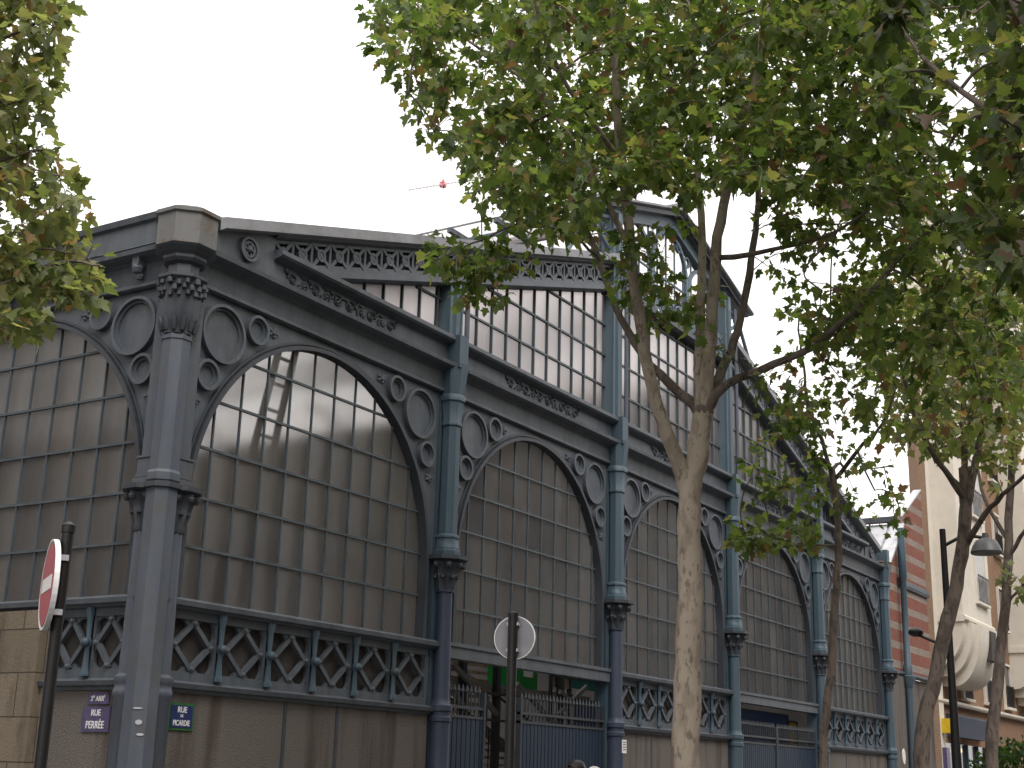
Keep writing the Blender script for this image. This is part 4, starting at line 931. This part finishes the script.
q = MB(TF); q.box(38.75, 45.3, -0.549, -0.53, 0.12, 3.2); sf = q.build('shop_window', 'ext_glass', bl)
q = MB(TF)
for x in (38.75, 40.4, 42, 43.6, 45.2):
    q = MB(TF); q.box(x, x+0.1, -0.529, -0.42, 0.12, 3.2); sub(q, 'mullion', 'gate', sf)
q = MB(TF); q.box(38.15, 38.5, -0.349, 0.0, 3.5, 4.0); q.build('projecting_sign', 'yellow', bl)
q = MB(TF); q.box(38.05, 38.5, -0.345, -0.2, 0.12, 3.0); q.build('side_door', 'purple_enamel', bl)
for x in (43.4, 44.2):
    q = MB(TF); q.ball((x, 0.2, 3.05), 0.09, 10); q.build('shop_lamp', 'bulb', bl, True)

# houses across the street (they stand behind the photographer and show in the panes as reflections)
oq = thing('corner_house', 'plain cream corner house across the side street from the hall', 'building', (-20, 30, 0))
q = MB(); q.box(-28, -14.5, 1, 70, 0, 17); q.build('wall', 'cream_dull', oq)
q = MB(); q.box(-28.3, -14.2, 0.7, 70.3, 17.001, 17.4); q.build('roof', 'iron_dark', oq)
for fl in range(4):
    for k in range(12):
        q = MB(); q.box(-14.499, -14.43, 4+k*5.3, 5.3+k*5.3, 1.2+fl*3.8, 3.5+fl*3.8); q.build('window', 'ext_glass', oq)
op = thing('terrace_house', 'long cream terrace across the street, facing the hall', 'building', (20, -22, 0))
q = MB(); q.box(-22, 95, -34, -22, 0, 15.5); q.build('wall', 'cream_dull', op)
q = MB(); q.add([(-22, -22.0, 15.5), (95, -22.0, 15.5), (95, -23.6, 18.2), (-22, -23.6, 18.2), (-22, -34, 18.4), (95, -34, 18.4), (-22, -34, 15.5), (95, -34, 15.5)], [(0, 1, 2, 3), (3, 2, 5, 4), (4, 5, 7, 6), (0, 3, 4, 6), (1, 7, 5, 2)]); q.build('roof', 'iron_dark', op)
for fl in range(4):
    for k in range(22):
        x = -19+k*5.1; q = MB(); q.box(x, x+1.3, -21.99, -21.93, 1.2+fl*3.6, 3.4+fl*3.6); q.build('window', 'ext_glass', op)
# ------------------------------------------------------------------ trees
LEAF_OUT = [(0.0, 0.0), (0.12, 0.07), (0.36, 0.0), (0.28, 0.19), (0.42, 0.26), (0.55, 0.46), (0.38, 0.48), (0.24, 0.54), (0.24, 0.72), (0.11, 0.84), (0.0, 1.02)]
_half = LEAF_OUT; LEAF2 = _half+[(-x, y) for x, y in reversed(_half[1:-1])]
def leaf_mesh(pts, dirs, sizes, name, mat, parent, flat=0.55):
    n = len(pts); k = len(LEAF2); lv = np.array(LEAF2)
    V = np.zeros((n, k+1, 3)); 
    ax = dirs/np.linalg.norm(dirs, axis=1)[:, None]
    nr = RNG.normal(0, flat, (n, 3)); nr[:, 2] += 1.0
    nr -= ax*np.sum(nr*ax, 1)[:, None]; nr /= np.linalg.norm(nr, axis=1)[:, None]+1e-9
    sd = np.cross(ax, nr)
    fold = RNG.uniform(0.05, 0.45, n); curl = RNG.uniform(-0.35, 0.1, n); wid = RNG.uniform(0.8, 1.08, n)
    for j in range(k):
        x = lv[j, 0]*wid; y = lv[j, 1]
        V[:, j] = pts+sizes[:, None]*(sd*x[:, None]+ax*y+nr*(np.abs(x)*fold+curl*y*y)[:, None])
    V[:, k] = pts+sizes[:, None]*(ax*0.42+nr*(curl*0.17)[:, None])
    F = []
    tri = np.array([(k, j, (j+1) % k) for j in range(k)])
    Fa = (tri[None]+(np.arange(n)*(k+1))[:, None, None]).reshape(-1, 3)
    me = bpy.data.meshes.new(name); nv = n*(k+1); nf = len(Fa)
    me.vertices.add(nv); me.vertices.foreach_set('co', V.reshape(-1))
    me.loops.add(nf*3); me.loops.foreach_set('vertex_index', Fa.reshape(-1).astype(np.int32))
    me.polygons.add(nf); me.polygons.foreach_set('loop_start', np.arange(0, nf*3, 3, dtype=np.int32)); me.polygons.foreach_set('loop_total', np.full(nf, 3, dtype=np.int32))
    me.update(); me.validate(); me.materials.append(MAT[mat])
    o = bpy.data.objects.new(name, me); COL.objects.link(o); o.parent = parent; o.matrix_parent_inverse = Matrix.Translation(-parent.location)
    return o

def in_poly(x, y, P):
    c = False; j = len(P)-1
    for i in range(len(P)):
        if (P[i][1] > y) != (P[j][1] > y) and x < (P[j][0]-P[i][0])*(y-P[i][1])/(P[j][1]-P[i][1])+P[i][0]: c = not c
        j = i
    return c
def region(poly, d0, d1, n, holes=()):
    xs = [p[0] for p in poly]; ys = [p[1] for p in poly]; out = []
    while len(out) < n:
        x = random.uniform(min(xs), max(xs)); y = random.uniform(min(ys), max(ys))
        if in_poly(x, y, poly) and not any((x-hx)**2/ra**2+(y-hy)**2/rb**2 < 1 for hx, hy, ra, rb in holes): out.append(at(x, y, random.uniform(d0, d1)))
    return out

def smooth_path(P, m=4):
    P = [np.array(p, float) for p in P]; out = []
    for i in range(len(P)-1):
        p0 = P[max(i-1, 0)]; p1 = P[i]; p2 = P[i+1]; p3 = P[min(i+2, len(P)-1)]
        for k in range(m):
            t = k/m; out.append(0.5*((2*p1)+(-p0+p2)*t+(2*p0-5*p1+4*p2-p3)*t*t+(-p0+3*p1-3*p2+p3)*t**3))
    out.append(P[-1]); return out

def make_tree(name, label, cat, limbs, second, twigs, leaf, leaf_size, bmat, group, per=(7, 12), bark_n=10):
    base = limbs[0][0][0]
    root = thing(name, label, cat, (float(base[0]), float(base[1]), PZ), group)
    tb = MB(); nodes = []; dirs_ = []; rads = []
    for lim in limbs:
        (P, r0, r1) = lim[:3]; tb.cur = 1 if len(lim) > 3 else 0
        S = smooth_path(P); n = len(S)
        jit = [np.array(RNG.normal(0, 0.008, 3)) if 0 < i < n-1 else np.zeros(3) for i in range(n)]
        S = [s+j for s, j in zip(S, jit)]; R = [(r0+(r1-r0)*(i/(n-1))**0.9)*(1+RNG.normal(0, 0.035)) for i in range(n)]
        tb.tube([tuple(s) for s in S], R, bark_n)
        for i in range(n):
            if i/(n-1) > 0.25 and R[i] < 0.13: nodes.append(S[i]); rads.append(R[i])
    def connect(A, r_cap, r_end, keep):
        nonlocal nodes, rads
        NA = np.array(nodes); A = sorted(A, key=lambda p: np.min(np.sum((NA-p)**2, 1)))
        res = []
        for p in A:
            NA = np.array(nodes); i = int(np.argmin(np.sum((NA-p)**2, 1))); q = NA[i]; d = p-q; L = np.linalg.norm(d)
            if L < 0.08: continue
            mid = q+d*0.5+np.array([0, 0, 0.10*L])+RNG.normal(0, 0.05*L, 3); r0 = min(rads[i]*0.7, r_cap)
            S = smooth_path([q, mid, p], 3); R = [r0+(r_end-r0)*k/(len(S)-1) for k in range(len(S))]
            tb.cur = 1; tb.tube([tuple(s) for s in S], R, 6 if keep else 4); res.append(S)
            if keep:
                for k in range(1, len(S)): nodes.append(S[k]); rads.append(R[k])
            else:
                nodes.append(S[len(S)//2]); rads.append(R[len(S)//2])
        return res
    connect(second, 0.035, 0.010, True)
    tw = connect(twigs, 0.010, 0.0035, False)
    lp_, ld_, ls_ = [], [], []
    for S in tw:
        L = sum(np.linalg.norm(S[i+1]-S[i]) for i in range(len(S)-1)); end = S[-1]; n = random.randint(*per)
        for k in range(n):
            # leaves sit along the outer part of each twig and round its tip
            t = max(0.0, 1-random.random()**1.4*min(1.0, 0.75/max(L, 0.1))); f = t*(len(S)-1); i = min(int(f), len(S)-2)
            p = S[i]+(S[i+1]-S[i])*(f-i); dd = S[-1]-S[-2]; dd = dd/(np.linalg.norm(dd)+1e-9)
            out_ = dd*0.5+RNG.normal(0, 0.75, 3)+np.array([0, 0, -0.25]); out_ /= np.linalg.norm(out_)
            lp_.append(p+out_*random.uniform(0.03, 0.16)); ld_.append(out_+np.array([0, 0, -0.35])); ls_.append(leaf_size*random.uniform(0.6, 1.25))
    if name == 'plane_tree' and bmat == 'bark':
        for (c_, r_, sq) in (((703, 412), 0.115, (1.05, 1.05, 0.8)), ((681, 470), 0.10, (1, 1, 0.8))):
            kp = at(*c_, 14.5); tb.cur = 1; tb.ball(tuple(kp), r_, 12, sq)
    tb.build('trunk', [bmat, 'bark_dark'], root, True, False)
    leaf_mesh(np.array(lp_), np.array(ld_), np.array(ls_), 'crown', leaf, root)
    return root
def px(*pts): return [at(*p) for p in pts]
def ground(p): return np.array([p[0], p[1], PZ-0.02])

G = 'plane trees along the pavement'
# main plane tree
b0 = ground(at(687, 740, 14.5))
limbs = [
    ([b0]+px((687, 740, 14.5), (689, 640, 14.5), (690, 560, 14.5), (689, 500, 14.5), (697, 455, 14.5), (703, 412, 14.5)), 0.150, 0.112),
    (px((688, 500, 14.5), (679, 462, 14.45), (657, 405, 14.2), (641, 330, 13.9), (631, 250, 13.6), (622, 160, 13.3), (615, 70, 13.0), (612, -40, 12.8)), 0.095, 0.03),
    (px((702, 418, 14.5), (688, 400, 14.6), (650, 365, 14.9), (620, 318, 15.2), (600, 262, 15.5), (575, 205, 15.8), (540, 145, 16), (505, 95, 16.2)), 0.065, 0.02, 1),
    (px((702, 415, 14.5), (700, 370, 14.6), (701, 300, 14.8), (702, 230, 15.0), (697, 160, 15.2), (690, 60, 15.4), (690, -40, 15.5)), 0.07, 0.025),
    (px((704, 415, 14.5), (710, 340, 14.4), (714, 270, 14.2), (724, 205, 14.0), (742, 130, 13.7), (765, 40, 13.4), (780, -60, 13.2)), 0.085, 0.03),
    (px((705, 415, 14.5), (722, 370, 14.7), (738, 330, 15.0), (752, 255, 15.3), (758, 205, 15.4), (756, 130, 15.6), (765, 40, 15.9), (770, -50, 16)), 0.062, 0.02, 1),
    (px((706, 415, 14.5), (722, 388, 14.3), (760, 370, 14.0), (815, 345, 13.6), (860, 302, 13.2), (900, 258, 12.9), (950, 212, 12.6)), 0.058, 0.018, 1),
    (px((757, 208, 15.4), (790, 192, 15.8), (850, 155, 16.2), (900, 110, 16.5)), 0.032, 0.012, 1),
    (px((716, 258, 14.2), (760, 252, 13.7), (820, 238, 13.2), (880, 205, 12.8)), 0.035, 0.012, 1),
    (px((601, 262, 15.5), (570, 235, 15.2), (520, 225, 15.0), (470, 245, 14.7), (430, 262, 14.5)), 0.020, 0.007, 1),
    (px((631, 250, 13.6), (590, 170, 13.2), (540, 95, 12.9), (480, 50, 12.6), (420, 15, 12.4)), 0.035, 0.010),
    (px((622, 160, 13.3), (570, 90, 12.4), (540, 20, 11.6), (530, -40, 11.2)), 0.03, 0.010),
]
R1 = [(370, 0), (378, 50), (410, 100), (432, 140), (470, 160), (470, 195), (520, 225), (600, 215), (640, 205), (690, 200), (740, 190), (800, 200), (880, 230), (950, 240), (1030, 215), (1030, -60), (420, -60)]
R1b = [(470, 180), (520, 235), (600, 250), (650, 330), (700, 345), (735, 250), (700, 190), (560, 180)]
R1c = [(430, 240), (425, 275), (450, 305), (500, 300), (540, 262), (560, 245), (520, 230), (470, 235)]
R1d = [(770, 210), (780, 290), (800, 330), (870, 360), (960, 370), (1030, 350), (1030, 220), (900, 225)]
R1e = [(690, 345), (720, 395), (800, 430), (900, 450), (1010, 430), (1030, 350), (900, 330), (800, 320), (760, 370), (720, 345)]
RTOP = [(330, -60), (1100, -60), (1000, -330), (700, -420), (450, -300)]
holes = ((640, 205, 45, 20), (700, 250, 26, 40), (758, 275, 28, 38), (950, 95, 26, 40), (975, 165, 22, 26), (455, 45, 14, 14))
sec = region(R1, 11.5, 17.5, 90) + region(RTOP, 12, 17, 30)+region(R1d, 12.3, 16, 14)
tw = region(R1, 11.2, 18, 1520, holes)+region([(480, 60), (560, 190), (700, 190), (900, 200), (900, -20), (560, -40)], 11.5, 17, 330, holes)+region(R1b, 13, 16, 70, holes)+region(R1c, 14.2, 15.2, 30)+region(R1d, 12.2, 16.5, 165)+region(R1e, 13, 16.5, 52, ((800, 385, 40, 25),))+region(RTOP, 11.5, 17.5, 320)
make_tree('plane_tree', 'largest plane tree with a pale mottled forked trunk standing before the middle of the hall', 'tree', limbs, sec, tw, 'leaf', 0.125, 'bark', G, (9, 15))

# slim young tree
b0 = ground(at(823, 750, 17.9))
limbs = [([b0]+px((824, 750, 17.9), (829, 690, 17.9), (834, 620, 17.9), (838, 560, 17.9), (836, 500, 17.9), (832, 470, 17.9)), 0.062, 0.045),
         (px((836, 500, 17.9), (826, 455, 18), (808, 400, 18.2), (802, 355, 18.4), (798, 310, 18.5)), 0.035, 0.012),
         (px((836, 478, 17.9), (858, 450, 17.6), (882, 425, 17.3), (895, 390, 17.1)), 0.032, 0.012),
         (px((838, 545, 17.9), (800, 545, 17.6), (765, 548, 17.3)), 0.014, 0.006)]
Y1 = [(755, 420), (740, 470), (735, 540), (770, 560), (820, 548), (850, 530), (910, 525), (905, 470), (860, 455), (830, 430), (800, 380)]
Y2 = [(730, 520), (735, 550), (790, 555), (800, 530)]
tw = region(Y1, 16.8, 19, 84, ((870, 480, 18, 12), (720, 460, 20, 30)))+region(Y2, 16.9, 17.8, 14)+region([(780, 300), (900, 320), (900, 430), (790, 420)], 17, 19, 40)
make_tree('young_plane_tree', 'slim young plane tree with a thin straight stem before the far gate', 'tree', limbs, region(Y1, 17, 18.8, 14), tw, 'leaf', 0.13, 'bark_dark', G, (6, 10), 8)

# leaning tree by the annex
b0 = ground(at(919, 760, 21))
limbs = [([b0]+px((921, 755, 21), (932, 690, 21), (948, 620, 21), (962, 555, 21), (966, 505, 21), (964, 468, 21)), 0.122, 0.088),
         (px((965, 500, 21), (950, 478, 20.8), (926, 442, 20.5), (912, 405, 20.2), (900, 360, 20)), 0.055, 0.02),
         (px((964, 490, 21), (938, 462, 21.4), (920, 420, 21.7), (915, 380, 21.9)), 0.04, 0.015),
         (px((964, 475, 21), (964, 420, 21.1), (963, 350, 21.2), (960, 280, 21.3)), 0.055, 0.02),
         (px((966, 510, 21), (978, 450, 20.9), (984, 385, 20.8), (986, 310, 20.7)), 0.07, 0.025),
         (px((966, 545, 21), (985, 515, 20.6), (1010, 488, 20.2), (1040, 465, 19.8)), 0.055, 0.02),
         (px((963, 430, 21), (985, 405, 20.6), (1010, 380, 20.3)), 0.02, 0.01)]
L1 = [(850, 330), (880, 420), (905, 440), (960, 435), (1024, 420), (1040, 300), (960, 240), (860, 260)]
L2 = [(880, 430), (905, 450), (950, 460), (1000, 480), (1030, 470), (1030, 420), (940, 425)]
tw = region(L1, 19, 23, 260, ((930, 330, 12, 12),))+region(L2, 20, 22, 24)
make_tree('plane_tree', 'leaning plane tree with a dark bent trunk before the brick annex', 'tree', limbs, region(L1, 19.5, 22.5, 26), tw, 'leaf_pale', 0.15, 'bark_dark', G)

# tree at the right edge, further down the street
b0 = ground(at(991, 760, 27))
limbs = [([b0]+px((992, 755, 27), (1000, 660, 27), (1007, 580, 27), (1009, 520, 27), (1012, 440, 27), (1015, 350, 27)), 0.135, 0.05),
         (px((1008, 540, 27), (985, 500, 27.2), (975, 450, 27.4), (970, 400, 27.6)), 0.045, 0.015),
         (px((1008, 560, 27), (1025, 530, 26.7), (1045, 500, 26.4)), 0.05, 0.02),
         (px((1010, 600, 27), (1024, 585, 26.8), (1040, 582, 26.5)), 0.03, 0.012)]
D1 = [(930, 280), (930, 400), (1000, 460), (1080, 450), (1090, 240), (980, 230)]
make_tree('plane_tree', 'pale trunked plane tree by the hedge at the right edge', 'tree', limbs, region(D1, 25.5, 28.5, 18), region(D1, 25, 29, 190)+region([(990, 560), (1024, 560), (1024, 610), (995, 605)], 26, 27, 4), 'leaf_pale', 0.16, 'bark_dark', G)

# near tree whose trunk stands outside the frame on the right
b0 = ground(at(1165, 700, 9.5))
limbs = [([b0]+px((1165, 700, 9.5), (1160, 500, 9.5), (1150, 300, 9.5), (1130, 150, 9.5)), 0.17, 0.12),
         (px((1135, 190, 9.5), (1090, 90, 9.6), (1030, 20, 9.8), (990, -40, 10.0), (940, -120, 10.2)), 0.09, 0.03),
         (px((1145, 270, 9.5), (1100, 200, 9.7), (1040, 140, 10.0), (960, 90, 10.4), (900, 30, 10.8)), 0.05, 0.015),
         (px((1130, 150, 9.5), (1140, 20, 9.4), (1160, -120, 9.3)), 0.10, 0.03)]
E1 = [(850, -40), (880, 40), (900, 100), (930, 150), (960, 220), (1000, 260), (1060, 300), (1120, 200), (1100, -60)]
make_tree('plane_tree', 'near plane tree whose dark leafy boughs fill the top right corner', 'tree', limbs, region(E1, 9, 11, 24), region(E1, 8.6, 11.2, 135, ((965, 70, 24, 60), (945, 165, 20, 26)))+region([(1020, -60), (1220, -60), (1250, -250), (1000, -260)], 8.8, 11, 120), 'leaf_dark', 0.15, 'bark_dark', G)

# tree of the side street, trunk outside the frame on the left
b0 = ground(at(-120, 700, 13))
limbs = [([b0]+px((-120, 700, 13), (-115, 500, 13), (-105, 330, 13), (-95, 200, 13), (-90, 60, 13), (-80, -100, 13)), 0.17, 0.05),
         (px((-100, 250, 13), (-60, 200, 12.8), (-10, 165, 12.6), (40, 150, 12.4)), 0.04, 0.012),
         (px((-105, 330, 13), (-60, 300, 12.7), (0, 285, 12.4), (60, 262, 12.2), (100, 265, 12.1)), 0.04, 0.010),
         (px((-92, 130, 13), (-50, 70, 12.8), (0, 40, 12.6), (45, 20, 12.4)), 0.04, 0.012)]
W1 = [(-30, -30), (58, -30), (66, 50), (55, 95), (30, 110), (55, 140), (78, 160), (85, 215), (98, 240), (104, 285), (90, 312), (55, 325), (20, 335), (-40, 335)]
make_tree('plane_tree', 'plane tree of the side street whose yellowing boughs hang in from the left edge', 'tree', limbs, region(W1, 11.9, 13.4, 26), region(W1, 11.7, 13.6, 260, ((25, 125, 14, 14), (10, 215, 16, 14)))+region([(-180, -150), (-20, -150), (-40, 330), (-160, 300)], 12, 14, 110), 'leaf_pale', 0.15, 'bark_dark', G, (6, 10))

# hedge bush
hb = at(1016, 760, 30)
hg = thing('hedge_bush', 'dense dark green bush at the lower right corner', 'bush', (hb[0], hb[1], PZ))
n = 5200; P = RNG.normal(0, 1, (n, 3)); P /= np.linalg.norm(P, axis=1)[:, None]; P *= (RNG.uniform(0.55, 1.0, n)**0.5)[:, None]
P = P*np.array([1.5, 1.3, 1.32])*(1+0.10*np.sin(P[:, :1]*9+P[:, 1:2]*7)); P[:, 2] = np.maximum(P[:, 2], -1.1); P += np.array([hb[0]+0.5, hb[1]-0.1, 1.28])
leaf_mesh(P, P-np.array([hb[0]+0.4, hb[1], 0.6])+RNG.normal(0, 0.6, (n, 3)), RNG.uniform(0.07, 0.13, n), 'foliage', 'hedge', hg, 0.9)
q = MB()
for k in range(7): q.tube([(hb[0]+0.4+0.1*math.cos(k), hb[1]+0.1*math.sin(k), PZ), (hb[0]+0.4+0.8*math.cos(k*0.9), hb[1]+0.8*math.sin(k*0.9), 1.7)], [0.04, 0.015], 6)
q.build('stems', 'bark_dark', hg)

# ------------------------------------------------------------------ far crane
cp = at(443, 184, 260)
cr = thing('tower_crane', 'faint far red tower crane in the white sky above the roof', 'crane', (cp[0], cp[1], 0))
q = MB()
def latt(a, b, w, n):
    a = np.array(a, float); b = np.array(b, float)
    d = (b-a)/np.linalg.norm(b-a); s = np.cross(d, [0.3, 0.5, 0.8]); s /= np.linalg.norm(s); s2 = np.cross(d, s)
    cs = [s*w+s2*w, s*w-s2*w, -s*w-s2*w, -s*w+s2*w]
    for c in cs: q.tube([tuple(a+c), tuple(b+c)], 0.05, 4)
    for k in range(n):
        for i in range(4): q.tube([tuple(a+(b-a)*k/n+cs[i]), tuple(a+(b-a)*(k+1)/n+cs[(i+1) % 4])], 0.03, 4)
latt((cp[0], cp[1], 0), (cp[0], cp[1], cp[2]-0.6), 0.35, 40); q.build('mast', 'crane_pale', cr)
q = MB(); e1 = at(408, 190, 262); e2 = at(500, 175, 256); latt(e1, e2, 0.12, 26); q.build('jib', 'crane_pale', cr)
q = MB(); q.box(cp[0]-0.55, cp[0]+0.55, cp[1]-0.55, cp[1]+0.55, cp[2]-0.7, cp[2]+0.35); q.lathe(cp[0], cp[1], [(0.4, cp[2]+0.35), (0.1, cp[2]+1.2)], 6); q.build('cab', 'crane_red', cr)

# ------------------------------------------------------------------ people
def person(loc, face, H, mats, label, cap=None, hairmat='hair'):
    """one skinned body: pelvis root, spine, head, arms with hands and fingers, legs with feet"""
    t = thing('person', label, 'person', loc)
    k = H/1.75; J = []; E_ = []; Rd = []
    def j(x, y, z, r, par=None, r2=None):
        J.append((x*k, y*k, z*k)); Rd.append((r*k, (r2 or r)*k))
        if par is not None: E_.append((par, len(J)-1))
        return len(J)-1
    pel = j(0, 0, 0.95, 0.145, None, 0.11); sp1 = j(0.01, 0, 1.12, 0.135, pel, 0.10); ch_ = j(0.0, 0, 1.30, 0.155, sp1, 0.115); nb = j(-0.01, 0, 1.44, 0.075, ch_); nk = j(0.005, 0, 1.50, 0.055, nb)
    h0 = j(0.03, 0, 1.56, 0.075, nk); h1_ = j(0.025, 0, 1.63, 0.09, h0, 0.083); h2_ = j(0.01, 0, 1.69, 0.075, h1_)
    nose = j(0.125, 0, 1.605, 0.012, h1_)
    for s in (-1, 1):
        j(0.0, s*0.092, 1.61, 0.016, h1_)
        sh = j(0, s*0.18, 1.41, 0.06, ch_); el = j(-0.03, s*0.235, 1.13, 0.043, sh); wr = j(0.05, s*0.24, 0.88, 0.028, el); hp = j(0.075, s*0.238, 0.80, 0.034, wr, 0.02)
        for q_, (dx, L) in enumerate(((-0.028, 0.075), (-0.008, 0.085), (0.012, 0.08), (0.03, 0.062))):
            f1 = j(0.08+dx, s*0.238, 0.76, 0.010, hp); j(0.085+dx, s*0.226, 0.76-L*0.6, 0.009, f1)
        th = j(0.115, s*0.225, 0.80, 0.011, hp); j(0.13, s*0.215, 0.765, 0.009, th)
        hip = j(0, s*0.09, 0.88, 0.095, pel); kn = j(0.02+0.05*s, s*0.095, 0.48, 0.062, hip); an_ = j(-0.02+0.06*s, s*0.10, 0.09, 0.043, kn); j(0.13+0.06*s, s*0.115, 0.045, 0.04, an_, 0.035)
    me = bpy.data.meshes.new('body'); me.from_pydata(J, E_, []); me.update()
    o = bpy.data.objects.new('body', me); COL.objects.link(o)
    sk = o.modifiers.new('skin', 'SKIN'); sk.use_smooth_shade = True
    for i, r in enumerate(Rd): me.skin_vertices[0].data[i].radius = r; me.skin_vertices[0].data[i].use_root = (i == 0)
    o.modifiers.new('sub', 'SUBSURF').levels = 2; o.modifiers['sub'].render_levels = 2
    dg = bpy.context.evaluated_depsgraph_get(); m2 = bpy.data.meshes.new_from_object(o.evaluated_get(dg)); bpy.data.objects.remove(o)
    m2.name = 'body'; m2.materials.clear()
    for mm in ('skin', mats[0], mats[1], 'black'): m2.materials.append(MAT[mm])
    for p in m2.polygons:
        c = p.center/k; p.use_smooth = True
        hand = c.z < 0.87 and abs(c.y) > 0.19
        p.material_index = 0 if (c.z > 1.47 or hand) else 1 if (c.z > 0.86 or abs(c.y) > 0.21) else 2 if c.z > 0.1 else 3
    o = bpy.data.objects.new('body', m2); COL.objects.link(o); o.parent = t
    hr = MB(); vs = []; fs = []; nn = 20; mm = 10                 # hair as a close cap, open at the face
    for a in range(mm+1):
        th = PI*0.62*a/mm
        for b in range(nn):
            ph = 2*PI*b/nn; fr = max(0, math.cos(ph)); tt = th*(1-0.42*fr)
            r = 0.112*(1+0.03*math.sin(9*ph)*math.sin(tt)+0.02*math.sin(17*ph+a))
            vs.append(((0.012+r*1.06*math.sin(tt)*math.cos(ph))*k, r*0.93*math.sin(tt)*math.sin(ph)*k, (1.655+r*1.02*math.cos(tt))*k))
    for a in range(mm):
        for b in range(nn): fs.append((a*nn+b, (a+1)*nn+b, (a+1)*nn+(b+1) % nn, a*nn+(b+1) % nn))
    hr.add(vs, fs); ho = hr.build('woollen_hat' if cap else 'hair', cap or hairmat, None, True); ho.parent = t
    ho.modifiers.new('thick', 'SOLIDIFY').thickness = 0.012
    if True:
        ey = MB()
        for s in (-1, 1): ey.ball((0.103*k, s*0.033*k, 1.625*k), 0.011*k, 8)
        e_ = ey.build('eyes', 'black', None, True); e_.parent = t
    t.rotation_euler = (0, 0, face)
    return t
left_dir = YAW+math.radians(90)
p1 = at(577.5, 761, 16.5); person((p1[0], p1[1], PZ), left_dir+0.25, 1.71, ('coat', 'jeans'), 'dark haired person in a dark coat before the blue gate, head just in view')
p2 = at(593.5, 766, 16.2); person((p2[0], p2[1], PZ), left_dir+2.4, 1.64, ('beige', 'jeans'), 'person with a white hat beside the dark haired one at the bottom edge', cap='cap')

# ------------------------------------------------------------------ light
w = bpy.data.worlds.new('World'); scene.world = w; w.use_nodes = True; nt = w.node_tree
bg = nt.nodes['Background']; sky = nt.nodes.new('ShaderNodeTexSky'); sky.sky_type = 'NISHITA'; sky.sun_disc = False
EL, AZ = math.radians(52), math.radians(215)
sky.sun_elevation = EL; sky.sun_rotation = AZ; sky.air_density = 1.0; sky.dust_density = 6.0; sky.ozone_density = 1.0
hs = nt.nodes.new('ShaderNodeHueSaturation'); hs.inputs['Saturation'].default_value = 0.10
nt.links.new(sky.outputs[0], hs.inputs['Color'])
cl = nt.nodes.new('ShaderNodeMix'); cl.data_type = 'RGBA'; cl.inputs[0].default_value = 0.72; cl.inputs[7].default_value = (9.2, 8.95, 8.85, 1)   # even cloud layer over the sky
nt.links.new(hs.outputs[0], cl.inputs[6]); nt.links.new(cl.outputs[2], bg.inputs['Color'])
bg.inputs['Strength'].default_value = 0.15
sun = bpy.data.lights.new('sun', 'SUN'); sun.energy = 1.0; sun.angle = math.radians(25); sun.color = (1.0, 0.96, 0.92)
so = bpy.data.objects.new('sun', sun); COL.objects.link(so)
d = Vector((math.sin(AZ)*math.cos(EL), math.cos(AZ)*math.cos(EL), math.sin(EL)))
so.rotation_euler = d.to_track_quat('Z', 'Y').to_euler()

vs_ = scene.view_settings; vs_.view_transform = 'Standard'; vs_.look = 'None'; vs_.gamma = 1.0; vs_.exposure = 0.65; vs_.use_curve_mapping = False
scene.render.engine = 'CYCLES'
cy = scene.cycles; cy.max_bounces = 8; cy.transparent_max_bounces = 16; cy.diffuse_bounces = 3; cy.glossy_bounces = 3; cy.transmission_bounces = 6; cy.caustics_reflective = False; cy.caustics_refractive = False
cy.use_denoising = True
